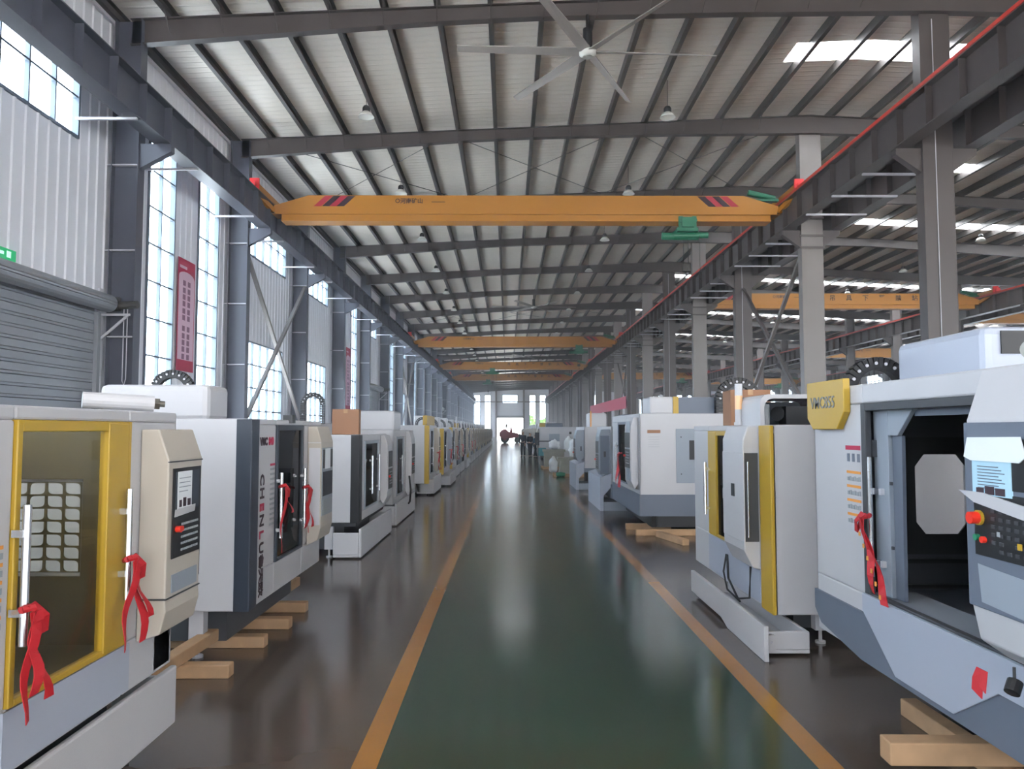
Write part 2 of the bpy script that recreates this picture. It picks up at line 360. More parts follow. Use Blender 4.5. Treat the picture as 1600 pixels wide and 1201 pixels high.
# purlins
px_ = []; x = -.42
while x > XWL + .6: x -= 1.255
while x < XWR: px_.append(x); x += 1.255
for i, x in enumerate(px_):
    z = zr(x)
    o = MB().prism([(x-.06, z), (x+.06, z), (x+.06, z+.02), (x-.035, z+.02), (x-.035, z+.24), (x+.06, z+.24), (x+.06, z+.26), (x-.06, z+.26)], 'y', 6, YEND).build('roof_purlin', 'purlin')
    side = 'main aisle bay' if x < RIDGE else ('neighbouring bay' if x < 28 else 'farthest bay')
    tag(o, 'long dark roof purlin, %s from the left wall, under the %s roof' % (ORD[i], side), 'roof purlin', 'purlins running along the roof')
# rafters
def rafter(y, xa, xb, deps):
    m = MB(); n = len(deps)
    for i in range(n-1):
        (u0, d0), (u1, d1) = deps[i], deps[i+1]; x0 = xa+(xb-xa)*u0; x1 = xa+(xb-xa)*u1; z0 = zr(x0); z1 = zr(x1)
        m.prism([(x0, z0), (x1, z1), (x1, z1-d1), (x0, z0-d0)], 'y', y-.008, y+.008)
        m.prism([(x0, z0), (x1, z1), (x1, z1-.016), (x0, z0-.016)], 'y', y-.11, y+.11)
        m.prism([(x0, z0-d0), (x1, z1-d1), (x1, z1-d1+.016), (x0, z0-d0+.016)], 'y', y-.11, y+.11)
    return m
for k in range(NB+1):
    y = YC0 + BAY*k; nm = ORD[k]
    deps = [(0,.62),(.38,.38),(.5,.36),(.75,.46),(1,.62)]
    m = rafter(y, XCL-.3, RIDGE, deps)
    if k < 8:                                                   # fly braces hanging from purlins
        for x in px_:
            if XCL+.5 < x < 9.5:
                z = zr(x); u = (x-XCL)/(RIDGE-XCL)
                m.bar((x, y-.02, z-.4), (x+.03, y-.45, z-.01), .02, .02)
    tag(m.build('roof_rafter', 'steel'), 'grey tapered roof rafter over the main aisle, %s from the camera' % nm, 'rafter', 'rafters over the main aisle')
    if k % 1 == 0 and k > 0:
        tag(rafter(y, RIDGE, XWR, [(0,.62),(.25,.4),(.49,.6),(.75,.4),(1,.6)]).build('roof_rafter', 'steel'), 'grey roof rafter over the side bays, %s from the camera' % ORD[k-1], 'rafter', 'rafters over the side bays')
# roof cross ties
for k in (2, 7):
    y = YC0+BAY*k
    for j, (xa, xb) in enumerate(((-8.2, -2.0), (-2.0, 4.0), (4.0, 9.8))):
        m = MB().tube([(xa, y+.1, zr(xa)-.06), (xb, y+7.4, zr(xb)-.06)], .013, 6).tube([(xb, y+.1, zr(xb)-.09), (xa, y+7.4, zr(xa)-.09)], .013, 6)
        tag(m.build('roof_cross_tie', 'purlin'), 'crossed thin tie rods under the roof in the %s bay, %s' % (ORD[k], ('by the left wall', 'in the middle', 'by the right columns')[j]), 'tie rod', 'crossed roof tie rods')

# columns -----------------------------------------------------------
def hcol(w, fl, h):                                             # I section, web along x from 0 to w
    m = MB(); m.box(0, .016, -fl/2, fl/2, 0, h); m.box(w-.016, w, -fl/2, fl/2, 0, h); m.box(.016, w-.016, -.008, .008, 0, h); return m
def colbase(m, w, fl): m.box(-.08, w+.08, -fl/2-.08, fl/2+.08, 0, .03)
col_l = None
for k in range(NB+1):
    y = YC0 + BAY*k; x0 = XCL-.62
    h = zr(XCL-.6)-.02
    if col_l is None:
        r = empty('steel_column', (x0, y, 0)); m = hcol(.62, .32, h); colbase(m, .62, .32); m.build('shaft', 'steelblue', r)
        MB().prism([(.62, 8.53), (1.35, 8.53), (1.35, 8.35), (.62, 7.95)], 'y', -.09, .09).build('bracket', 'steelblue', r)
        for z in (2.0, 4.0, 6.0, 8.0): MB().box(.02, .6, -.15, .15, z, z+.03).box(-.12, .0, -.15, -.1, z, z+.03).build('stiffener_plate', 'plate', r)
        col_l = r
    else: r = copy_tree(col_l); r.location = (x0, y, 0)
    tag(r, 'blue-grey steel column on the left wall, %s from the camera' % ORD[k], 'column', 'steel columns along the left wall')
col_a = col_b = None
def right_col(kind, h):
    r = empty('steel_column', (0, 0, 0)); mt = 'pale_lit_steel' if kind else 'steel'  # paler copy holds the light reflecting off alternate columns in its colour
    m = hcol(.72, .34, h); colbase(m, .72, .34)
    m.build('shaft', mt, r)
    MB().box(.016, .704, -.165, -.15, .05, h-.1).build('web_cover', mt, r)
    MB().prism([(0, 8.53), (-.6, 8.53), (-.6, 8.38), (0, 7.95)], 'y', -.1, .1).prism([(.72, 8.53), (1.32, 8.53), (1.32, 8.38), (.72, 7.95)], 'y', -.1, .1).build('bracket', 'steel', r)
    if kind:
        for z in (7.9, 8.3, 8.9): MB().box(-.05, .77, -.2, -.166, z, z+.07).build('stiffener_plate', 'steel', r)
    else:
        MB().tube([(.3, -.18, .3), (.3, -.18, h-.3)], .012, 6).build('conduit', 'plate', r)
    return r
def place_right(x, k, kind, label, group):
    global col_a, col_b
    if kind: 
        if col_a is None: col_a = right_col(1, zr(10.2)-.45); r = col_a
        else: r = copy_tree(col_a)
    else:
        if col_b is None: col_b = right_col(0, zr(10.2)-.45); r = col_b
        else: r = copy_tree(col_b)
    r.location = (x, YC0+BAY*k+.2, 0); tag(r, label, 'column', group)
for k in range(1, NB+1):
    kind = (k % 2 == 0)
    place_right(XCR, k, kind, '%s steel column between the main aisle and the side bay, %s from the camera' % ('lit-toned grey' if kind else 'dark grey', ORD[k-1]), 'steel columns right of the main aisle')
for ln, xx, hh, nm in ((0, 27.9, zr(28.2), 'second'), (1, 45.6, zr(46), 'third')):
    pr = None
    for k in range(3, NB+1):
        if pr is None:
            pr = empty('steel_column', (0,0,0)); m = hcol(.66, .34, hh-.5); colbase(m, .66, .34); m.build('shaft', 'pale_lit_steel' if ln == 0 else 'steel', pr)
            MB().prism([(0, 8.53), (-.6, 8.53), (-.6, 8.38), (0, 7.95)], 'y', -.1, .1).build('bracket', 'steel', pr); r = pr
        else: r = copy_tree(pr)
        r.location = (xx, YC0+BAY*k+.2, 0)
        tag(r, 'grey steel column of the %s line from the aisle, %s from the camera' % (nm, ORD[k-3]), 'column', 'steel columns of the %s line right of the aisle' % nm)
# crane girders ------------------------------------------------------
def girder(x0, x1, y0, y1, z0, z1, face, mt):                    # I girder, stiffeners on the face side (+1: towards +x)
    m = MB(); xc = (x0+x1)/2
    m.box(x0, x1, y0, y1, z0, z0+.025); m.box(x0, x1, y0, y1, z1-.025, z1); m.box(xc-.01, xc+.01, y0, y1, z0+.025, z1-.025)
    y = YC0
    while y < y1:
        if y > y0: m.box(x0+.02, x1-.02, y-.012, y+.012, z0+.025, z1-.025)
        y += 1.25
    m.box(xc-.03, xc+.03, y0, y1, z1, z1+.1)
    return m
GZ0, GZ1 = 8.53, 9.45
gs = [(-8.25, -7.85, 1, 'steelblue', 'left wall of the main aisle'), (9.13, 9.5, -1, 'steel', 'right side of the main aisle'), (10.75, 11.12, 1, 'steel', 'left side of the second bay'),
      (27.2, 27.6, -1, 'steel', 'right side of the second bay'), (28.9, 29.3, 1, 'steel', 'left side of the third bay'), (44.9, 45.3, -1, 'steel', 'right side of the third bay')]
for x0, x1, fc, mt, nm in gs:
    y0 = 2 if x0 < 0 else (4 if x0 < 12 else 30)
    tag(girder(x0, x1, y0, YEND-.3, GZ0, GZ1, fc, mt).build('crane_runway_girder', mt), 'long steel crane runway girder on the %s' % nm, 'girder')
    if x0 > 0:
        xx = x0+.06
        tag(MB().box(xx-.03, xx+.02, y0+.2, YEND-1, GZ1, GZ1+.05).box(xx-.045, xx-.03, y0+.2, YEND-1, GZ1+.03, GZ1+.11).build('conductor_rail', 'rail'), 'red crane conductor rail on the girder at the %s' % nm, 'rail')
for k in range(1, 10):
    for j in range(1, 4):
        y = YC0+BAY*k+j*BAY/4
        tag(MB().box(9.2, 11.05, y-.04, y+.04, GZ0-.05, GZ0-.002).build('girder_tie', 'plate'), 'pale cross tie under the twin girders, %s tie of the %s bay' % (('nearest','middle','farthest')[j-1], ORD[k-1]), 'tie', 'pale ties under the twin girders')
for k in range(1, 10):
    y = YC0+BAY*k
    for dy in (-1.6, 1.6):
        tag(MB().box(-9.2, -7.9, y+dy-.03, y+dy+.03, GZ0-.05, GZ0-.002).build('girder_tie', 'plate'), 'pale tie under the left girder, %s the %s column' % ('before' if dy < 0 else 'after', ORD[k]), 'tie', 'pale ties under the left girder')
# X bracings between columns
def xbrace(x, y, label, ma, mb_):
    r = empty('cross_bracing', (x, y, 0), 0, label, 'cross bracing')
    MB().bar((0, .25, 7.9), (0, BAY-.25, 2.3), .12, .12).build('brace_bar', ma, r); MB().bar((.13, .25, 2.3), (.13, BAY-.25, 7.9), .12, .12).build('brace_bar', mb_, r)
for k, nm in ((2, 'nearer'), (7, 'farther')):
    xbrace(XCL-.2, YC0+BAY*k, 'grey crossed bracing between left wall columns, the %s one' % nm, 'pale_lit_steel', 'pale_lit_steel')
    xbrace(XCR+.2, YC0+BAY*k+.2, 'grey crossed bracing between right columns, the %s one' % nm, 'pale_lit_steel', 'steel')
# eave beam on the left wall
tag(MB().box(XWL+.035, XWL+.1, 6, YEND-.3, 11.36, 11.44).build('eave_beam', 'plate'), 'long thin pale eave beam along the top of the left wall', 'beam')

# end gable ---------------------------------------------------------
def u2x(u, Y=None): return (u-793.4)/1200*(YEND if Y is None else Y)
def v2z(v, Y=None): return CH + (670.6-v)/1200*(YEND if Y is None else Y)
eh = [(u2x(777), u2x(817), 0, v2z(653)), (u2x(785), u2x(809), v2z(630), v2z(616.5))]
for a, b in ((740.5,750.5),(757,767),(827,837),(843,853)): eh.append((u2x(a), u2x(b), 1.0, v2z(617)))
for a in range(12, 44, 6): eh.append((a, a+1.6, 1.0, v2z(617))); eh.append((a+2.6, a+4.2, 1.0, v2z(617)))
us = sorted({XWL, RIDGE, XWR} | {h[0] for h in eh} | {h[1] for h in eh}); ws = sorted({0} | {h[2] for h in eh} | {h[3] for h in eh} | {10.7})
em = MB()
for a, b, c, d in wall_cells(us, ws, eh): em.box(a, b, YEND, YEND+.1, c, d)
em.prism([(XWL, 10.7), (XWL, zr(XWL)+.2), (RIDGE, zr(RIDGE)+.2), (XWR, zr(XWR)+.2), (XWR, 10.7)], 'y', YEND, YEND+.1)
struct(em.build('wall_end', 'wall'))
for i, (a, b, c, d) in enumerate(eh[1:]):
    f = MB(); t = .12
    f.box(a, a+t, YEND-.05, YEND+.12, c, d); f.box(b-t, b, YEND-.05, YEND+.12, c, d); f.box(a, b, YEND-.05, YEND+.12, c, c+t); f.box(a, b, YEND-.05, YEND+.12, d-t, d)
    if i: f.box((a+b)/2-.04, (a+b)/2+.04, YEND-.03, YEND+.1, c, d)
    for z in ([3.5, 5.2] if i else []): f.box(a, b, YEND-.03, YEND+.1, z-.06, z+.06)
    o = struct(f.build('window_%d' % (100+i), 'frame')); MB().box(a+.05, b-.05, YEND+.03, YEND+.04, c+.05, d-.05).build('pane', 'wall_glass', o)
a, b, c, d = eh[0]
o = struct(MB().box(a-.25, a, YEND-.1, YEND, 0, d).box(b, b+.25, YEND-.1, YEND, 0, d).box(a-.4, b+.4, YEND-.5, YEND, d, d+.55).build('door_20', 'shutter'))
for i, u in enumerate((776.3-1.2, 818.5)):
    x = u2x(u); tag(MB().box(x-.2, x+.2, YEND-.6, YEND-.02, 0, zr(x)-.1).build('gable_post', 'brown'), 'brown gable post %s the far doorway' % ('left of' if i == 0 else 'right of'), 'post')
tag(MB().box(XWL+.3, 9.2, YEND-.2, YEND-.02, v2z(628.6), v2z(627)).build('gable_beam', 'brown'), 'horizontal beam across the far end wall', 'beam')
bh = [(-1.5, 3.5, 0, 5.0), (-6.8, -3.2, 1, 9.5), (5.2, 8.8, 1, 9.5)] + [(q, q+3.6, 1, 9.2) for q in range(13, 43, 6)]
us = sorted({XWL, XWR} | {h[0] for h in bh} | {h[1] for h in bh}); ws = sorted({0, 12.3} | {h[2] for h in bh} | {h[3] for h in bh}); bm_ = MB()
for a, b, c, d in wall_cells(us, ws, bh): bm_.box(a, b, YBK-.1, YBK, c, d)
struct(bm_.build('wall_back', 'wall'))
# right outer wall with high windows
rw = []
for k in range(-2, NB): y = YC0+BAY*k; rw.append((y+1.2, y+6.3, 5.6, 9.2)); rw.append((y+1.2, y+6.3, 1.0, 4.0))
us = sorted({YBK, YEND} | {h[0] for h in rw} | {h[1] for h in rw}); rm = MB()
for a, b, c, d in wall_cells(us, [0, 1.0, 4.0, 5.6, 9.2, zr(XWR)+.2], rw): rm.box(XWR, XWR+.1, a, b, c, d)
struct(rm.build('wall_right', 'wall'))
for i, (a, b, c, d) in enumerate(rw):
    f = MB()
    for q in range(6): yy = a+(b-a)*q/5; f.box(XWR-.03, XWR+.1, yy-.03, yy+.03, c, d)
    for q in range(4): zz = c+(d-c)*q/3; f.box(XWR-.03, XWR+.1, a, b, zz-.03, zz+.03)
    o = struct(f.build('window_%d' % (200+i), 'frame')); MB().box(XWR+.04, XWR+.05, a, b, c, d).build('pane', 'wall_glass', o)
# trees outside the far windows
def tree(x, y, h, label):
    r = empty('tree', (x, y, -.02), 0, label, 'tree', 'trees outside the far windows')
    MB().cyl((0,0,0), (0,0,h*.5), .22, 8, .12).build('trunk', 'bark', r)
    m = MB(); rnd = random.Random(int(x*10))
    for i in range(260):
        a = rnd.random()*2*PI; q = rnd.random(); rr = h*.32*math.sqrt(rnd.random())*math.sin(PI*(.15+.8*q)); z = h*.3+h*.7*q
        c = Vector((rr*math.cos(a), rr*math.sin(a), z)); s = .25+.3*rnd.random(); u = Vector((rnd.uniform(-1,1), rnd.uniform(-1,1), rnd.uniform(-1,1))).normalized(); w = u.orthogonal().normalized()
        m.add([c-u*s, c-w*s*.6, c+u*s, c+w*s*.6], [(0,1,2,3)])
    m.build('crown', 'leaf', r)
for i, (u, h) in enumerate(((829, 5.4), (834, 4.6), (846, 4.4), (852, 5.0))): tree(u2x(u, YEND+12+i*7), YEND+12+i*7, h, 'green tree seen through the far right windows, %s from the left' % ORD[i])

# ------------------------------------------------------------------ bridge cranes
def crane(xa, xb, Y, label, group, brand=True, warn=False, hoistx=None):
    r = empty('bridge_crane', ((xa+xb)/2, Y, 0), 0, label, 'overhead crane', group); L_ = (xb-xa)/2
    zt, zb = 9.70, 8.83; zm = 9.06
    prof = [(-L_+.3, zm), (-L_+.24, 9.35), (-L_+1.4, zt), (L_-1.4, zt), (L_-.24, 9.35), (L_-.3, zm)]
    MB().prism(prof, 'y', -.28, .28).build('box_beam', 'orange', r)
    MB().box(-L_+.5, L_-.5, -.25, .25, zb+.03, zm).box(-L_+.5, L_-.5, -.30, .30, zb, zb+.035).box(-L_+.2, L_-.2, -.3, .3, zm-.0, zm+.02).build('lower_flange', 'orange', r)
    for s in (-1, 1):
        e = MB().box(s*(L_+.08)-.14, s*(L_+.08)+.14, -1.25, 1.25, 9.56, 9.78).bar((s*(L_-.2), -.2, 9.2), (s*(L_+.05), -.9, 9.5), .12, .16).bar((s*(L_-.2), .2, 9.2), (s*(L_+.05), .9, 9.5), .12, .16)
        e.build('end_carriage', 'orange', r)
        MB().cyl((s*(L_+.14), -1.25, 9.72), (s*(L_+.14), -1.42, 9.72), .13, 14).box(s*(L_+.08)-.15, s*(L_+.08)+.15, -1.3, -1.22, 9.5, 9.95).build('buffer', 'buffer', r)
        if s > 0:
            MB().cyl((L_-1.2, -.1, 9.86), (L_-.3, -.1, 9.66), .1, 12).box(L_-1.3, L_-.2, -.2, 0, 9.55, 9.62).build('travel_motor', 'green', r)
        for j, (o_, mt) in enumerate(((0, 'cranered'), (.28, 'craneblack'), (.52, 'cranered'), (.76, 'craneblack'))):
            a = s*(L_-1.95-.0)-s*o_ ; wd = .25*s
            MB().prism([(a-s*.0, zt-.02), (a-wd, zt-.02), (a-wd+s*.38, zt-.37), (a+s*.38, zt-.37)], 'y', -.284, -.279).build('stripe', mt, r)
    if brand:
        x0 = -L_+4.75
        text('lettering', '○河南矿山', .19, 'craneblack', r, (x0, -.286, 9.5), (PI/2, 0, 0), bold=.004)
        MB().box(x0+.75, x0+1.2, -.285, -.28, 9.47, 9.49).build('underline', 'craneblack', r)
    if warn:
        for i, c in enumerate('吊具下严禁站人'): text('lettering', c, .36, 'craneblack', r, (-.5+i*.95, -.286, 9.42), (PI/2, 0, 0), bold=.006)
    hx = L_-3.3 if hoistx is None else hoistx
    h = MB().cyl((hx-.42, -.0, 8.42), (hx+.42, 0, 8.42), .15, 16).cyl((hx-.8, 0, 8.4), (hx-.42, 0, 8.4), .12, 14).cyl((hx+.42, 0, 8.43), (hx+.75, 0, 8.43), .1, 14)
    h.box(hx-.35, hx+.35, -.33, .33, 8.5, 8.62).box(hx-.3, hx-.15, -.32, -.27, 8.6, 9.0).box(hx+.15, hx+.3, -.32, -.27, 8.6, 9.0).cyl((hx-.22, -.36, 8.86), (hx-.22, -.27, 8.86), .09, 12).cyl((hx+.22, -.36, 8.86), (hx+.22, -.27, 8.86), .09, 12).box(hx-.2, hx+.2, -.42, -.3, 8.62, 8.95)
    ho = h.build('hoist', 'green', r)
    MB().cyl((hx-.08, 0, 7.4), (hx-.08, 0, 8.3), .012, 5).cyl((hx+.08, 0, 7.4), (hx+.08, 0, 8.3), .012, 5).cyl((hx+.45, -.1, 6.9), (hx+.45, -.1, 8.4), .01, 5).build('rope', 'black', ho)
    MB().box(hx-.12, hx+.12, -.05, .05, 7.2, 7.42).tube([(hx, 0, 7.2), (hx, 0, 7.1), (hx+.07, 0, 7.03), (hx, 0, 6.96), (hx-.07, 0, 7.02)], .02, 6).build('hook', 'iron', ho)
    return r
crane(-8.05, 9.3, 25.55, 'orange overhead crane nearest to the camera over the main aisle', 'orange cranes over the main aisle')
crane(-8.05, 9.3, 64.6, 'orange overhead crane over the main aisle, second from the camera', 'orange cranes over the main aisle')
crane(-8.05, 9.3, 89, 'orange overhead crane over the main aisle, third from the camera, with black characters', 'orange cranes over the main aisle', warn=True, hoistx=-2.4)
crane(-8.05, 9.3, 109, 'orange overhead crane over the main aisle, farthest from the camera', 'orange cranes over the main aisle', warn=True, hoistx=-3.4)
crane(10.95, 27.4, 44, 'orange crane with warning characters in the second bay, right of the aisle', 'orange cranes in the side bays', warn=True, hoistx=5.6)
crane(10.95, 27.4, 106, 'orange crane far down the second bay with warning characters', 'orange cranes in the side bays', warn=True)
crane(29.1, 45.1, 50, 'orange crane in the third bay nearest the camera', 'orange cranes in the side bays')
crane(29.1, 45.1, 74, 'orange crane in the third bay, second from the camera', 'orange cranes in the side bays')
crane(29.1, 45.1, 118, 'orange crane far down the third bay', 'orange cranes in the side bays')

# ------------------------------------------------------------------ lamps and fans
lamp0 = None
def lamp(x, y, label, group):
    global lamp0
    z = 11.25; top = zr(x)+.25
    if lamp0 is None:
        r = empty('high_bay_lamp', (x, y, z)); 
        MB().lathe([(.001,.0),(.235,.0),(.245,-.01),(.17,.1),(.09,.17),(.001,.17)], n=24).build('shade', 'lampwhite', r, smooth=True)
        MB().lathe([(.001,.33),(.08,.33),(.115,.26),(.115,.16),(.001,.16)], n=18).build('driver_housing', 'black', r, smooth=True)
        MB().cyl((0,0,.3), (0,0,.6), .009, 6).build('hanging_rod', 'iron', r)
        lamp0 = r
    else: r = copy_tree(lamp0); r.location = (x, y, z)
    if label: tag(r, label, 'lamp', group)
    rd = [c for c in r.children if c.name.startswith('hanging_rod')][0]
    rd.scale = (1, 1, 1); rd.location.z = top - z - .6
    if top - z - .6 > .02: rd.scale.z = (top-z-.28)/.3; rd.location.z = .3-.3*rd.scale.z
    return r
for k in range(1, 17):
    y = 22.55+BAY*(k-1)
    if k == 1: pass
    lamp(-4.25, y, 'high bay lamp in the left row over the main aisle, %s from the camera' % ORD[k-1], 'high bay lamps in two rows over the main aisle')
    lamp(4.8, y, 'high bay lamp in the right row over the main aisle, %s from the camera' % ORD[k-1], 'high bay lamps in two rows over the main aisle')
for k in range(0, 9):
    y = 22.55+BAY*k
    lamp(14.8, y, 'high bay lamp in the side bay beside the twin girders, %s from the camera' % ORD[k], 'high bay lamps in the side bays')
    lamp(23.5, y, 'high bay lamp in the side bay far from the aisle, %s from the camera' % ORD[k], 'high bay lamps in the side bays')
M['blade'] = mat('fan_blade', (168, 162, 158), .4, .2)
for i, (x, y) in enumerate(((1.87, 17.5), (1.87, 55.0), (1.9, 92.5))):
    zb = zr(x)-.4; r = empty('ceiling_fan', (x, y, 10.72), 0, 'large six-bladed ceiling fan, %s from the camera' % ORD[i], 'ceiling fan', 'big ceiling fans over the aisle')
    MB().cyl((0,0,0), (0,0,.55), .11, 16).cyl((0,0,.5), (0,0,zb-10.72), .04, 10).build('down_rod', 'black', r)
    MB().lathe([(.001,-.12),(.12,-.12),(.2,-.06),(.2,.02),(.001,.02)], n=24).build('hub', 'lampwhite', r, smooth=True)
    for k in range(6):
        a = math.radians(3+60*k); d = Vector((math.cos(a), math.sin(a), 0)); n_ = Vector((-d.y, d.x, 0)); m = MB()
        p0 = d*.18; p1 = d*3.05; w0, w1 = .12, .075
        up = Vector((0,0,.012)); tl = Vector((0,0,.035))
        m.add([p0-n_*w0-tl-up, p0+n_*w0+tl-up, p1+n_*w1+tl-up, p1-n_*w1-tl-up, p0-n_*w0-tl+up, p0+n_*w0+tl+up, p1+n_*w1+tl+up, p1-n_*w1-tl+up], [(0,1,2,3),(4,7,6,5),(0,4,5,1),(1,5,6,2),(2,6,7,3),(3,7,4,0)])
        m.build('blade', 'blade', r)
# exit sign, wall banners
sg = tag(MB().box(XWL+.03, XWL+.09, 13.7, 14.27, 5.02, 5.22).build('exit_sign', 'exit'), 'green exit sign on the left wall above the shutter', 'exit sign')
MB().box(XWL+.09, XWL+.094, 14.0, 14.12, 5.06, 5.18).box(XWL+.09, XWL+.094, 13.8, 13.92, 5.09, 5.15).build('pictogram', 'exitw', sg)
def banner(y0, y1, z0, z1, label):
    X = XWL+.06; b = tag(MB().box(X, X+.01, y0, y1, z0, z1).build('wall_banner', 'crimson'), label, 'banner')
    m = MB(); n = 8; h = (z1-z0)
    zt_, zb_ = z1-.16*h, z0+.10*h
    pts = [(y0+.05, zb_-.0), (y1-.05, zb_), (y1-.05, zt_)] + [((y0+y1)/2+(y1-y0-.1)/2*math.cos(PI*i/n), zt_+.16*math.sin(PI*i/n)) for i in range(1, n)] + [(y0+.05, zt_)]
    m.prism(pts, 'x', X+.01, X+.013); m.build('print_field', 'pink', b)
    t = MB()
    for cx in (.36, .64):
        z = zt_-.1
        for g in range(14):
            if g == 6: z -= .12
            t.box(X+.013, X+.016, y0+(y1-y0)*cx-.09, y0+(y1-y0)*cx+.09, z-.15, z); z -= .19 if g % 3 else .21
            if z < zb_+.15: break
    t.build('lettering', 'mauve', b)
    MB().box(X+.01, X+.013, y0+.1, y0+(y1-y0)*.5, z1-.28, z1-.2).build('logo', 'pink', b)
banner(21.35, 22.5, 3.55, 6.75, 'pink and crimson vertical banner on the left wall between two tall windows')
banner(43.75, 44.95, 2.9, 6.6, 'faded red vertical banner between tall windows farther down the left wall')
tag(MB().box(9.62, 9.64, 62.5, 89.5, 3.6, 4.6).build('cloth_banner', 'crimson'), 'long red banner strung along the right columns far down the aisle', 'banner')

# ================================================================== machining centres
# local frame of a machine: +x = out towards the aisle (0 at the door face), +y = operator's right, z up.
def front_panel(m, W, z0, z1, holes, t=.035, x=0.0, mi=0):
    us = sorted({0, W} | {h[0] for h in holes} | {h[1] for h in holes}); ws = sorted({z0, z1} | {h[2] for h in holes} | {h[3] for h in holes})
    for a, b, c, d in wall_cells(us, ws, holes): m.box(x-t, x, a, b, c, d, mi)
def side_panel(m, D, y, z0, z1, holes, t=.03, x=0.0):
    us = sorted({-D, x} | {h[0] for h in holes} | {h[1] for h in holes}); ws = sorted({z0, z1} | {h[2] for h in holes} | {h[3] for h in holes})
    for a, b, c, d in wall_cells(us, ws, holes): m.box(a, b, y, y+t, c, d)
def machine(x, Yn, Yf, side, label, group=None, W=None, D=2.2, H=1.98, z0=.45, door=(.9,1.8,.75,1.93), body='white', doorc='yellow', glassm='smoke', strip=None, stripw=.16,
            tray=None, ctrl=None, ctrlc='cream', chain=None, head=None, detail=2, side_hole=None, name='machining_centre', legs=True, interior='olive', handles=(), skirt=None, backtop=None, glass_on=True, roof=True, fw=.06, wrap=.11, plate=False, bedz=.1):
    W = Yf - Yn
    r = empty(name, (x, Yn if side < 0 else Yf, 0), 0 if side < 0 else PI, label, 'machine', group)
    near = 0 if side < 0 else W                                 # local y of the end nearest the camera
    bv = .012 if detail > 1 else 0
    m = MB(); d0, d1, zb, zt = door
    front_panel(m, W, z0, H, [door] if detail else [])
    if detail:
        side_panel(m, D, 0, z0, H, [side_hole] if side_hole and side > 0 else [])
        side_panel(m, D, W-.03, z0, H, [side_hole] if side_hole and side < 0 else [])
        m.box(-D, -D+.03, .03, W-.03, z0, H); m.box(-D+.03, -.035 if roof else -1.6, .03, W-.03, H-.03, H); m.box(-D+.03, -.035, .03, W-.03, z0, z0+.03)
    else: m.box(-D, -.03, 0, W, z0, H)
    m.build('enclosure', body, r, bevel=bv)
    if detail:
        MB().box(-D+.04, -D+.06, .04, W-.04, zb-.15, H-.04).box(-D+.06, -.04, .04, .06, zb-.15, H-.04).box(-D+.06, -.04, d1+.12 if d1+.2 < W-.1 else W-.08, d1+.14 if d1+.2 < W-.1 else W-.06, zb-.15, zt).box(-D+.06, -.04, .06, W-.06, zb-.2, zb-.15).build('inner_lining', interior, r) if not side_hole else \
        MB().box(-D+.04, -D+.06, .04, W-.04, zb-.15, H-.04).box(-D+.06, -.04, .06, W-.06, zb-.2, zb-.15).build('inner_lining', interior, r)
        yc = (d0+d1)/2+.05
        MB().box(-1.35, -.75, max(.1, yc-.6), min(W-.1, yc+.6), zb-.15, zb+.1).box(-1.25, -.85, max(.12, yc-.55), min(W-.12, yc+.55), zb+.1, zb+.14).build('work_table', 'iron', r)
        MB().box(-D+.1, -1.5, yc-.25, yc+.25, zb-.1, H-.05).box(-1.5, -.95, yc-.2, yc+.2, H-.55, H-.05).cyl((-1.08, yc, H-.75), (-1.08, yc, H-.55), .09, 16).cyl((-1.08, yc, H-.86), (-1.08, yc, H-.75), .05, 14).build('spindle_head', 'dkgrey', r)
    # machine bed and feet
    MB().box(-D+.25, -.25, .25, W-.25, bedz, z0).build('machine_bed', 'dkgrey' if not skirt else 'black', r)
    if legs:
        for yy in (.12, W-.12):
            MB().box(-.5, -.38, yy-.05, yy+.05, .12, z0).cyl((-.44, yy, .02), (-.44, yy, .14), .016, 8).cyl((-.44, yy, 0), (-.44, yy, .02), .045, 12).build('levelling_foot', body, r)
    if strip:
        y0_, y1_ = (0, stripw) if near == 0 else (W-stripw, W)
        m = MB().box(-.0, .02, y0_, y1_, z0, H-.005)
        m.box(-wrap, .02, (-.012 if near == 0 else W), (0 if near == 0 else W+.012), z0, H-.005)
        m.build('corner_strip', strip, r, bevel=.008 if detail > 1 else 0)
    if detail:
        fr = MB()
        fr.box(-.03, .015, d0, d0+fw, zb, zt); fr.box(-.03, .015, d1-fw, d1, zb, zt); fr.box(-.03, .015, d0+fw, d1-fw, zt-.05, zt); fr.box(-.03, .015, d0+fw, d1-fw, zb, zb+.03)
        do = fr.build('sliding_door', doorc, r, bevel=.005 if detail > 1 else 0)
        if glass_on: MB().box(-.012, -.006, d0+fw, d1-fw, zb+.03, zt-.05).build('door_window', glassm, do)
        for hy in handles:
            yy = d0+hy; MB().cyl((.06, yy, zb+.22), (.06, yy, zb+.82), .017, 10).box(.015, .06, yy-.012, yy+.012, zb+.28, zb+.31).box(.015, .06, yy-.012, yy+.012, zb+.73, zb+.76).build('handle', 'chrome', do)
    else:
        MB().box(0, .012, d0, d1, zb, zt).build('sliding_door', doorc, r)
        MB().box(.012, .016, d0+.08, d1-.08, zb+.08, zt-.08).build('door_window', 'navy', r)
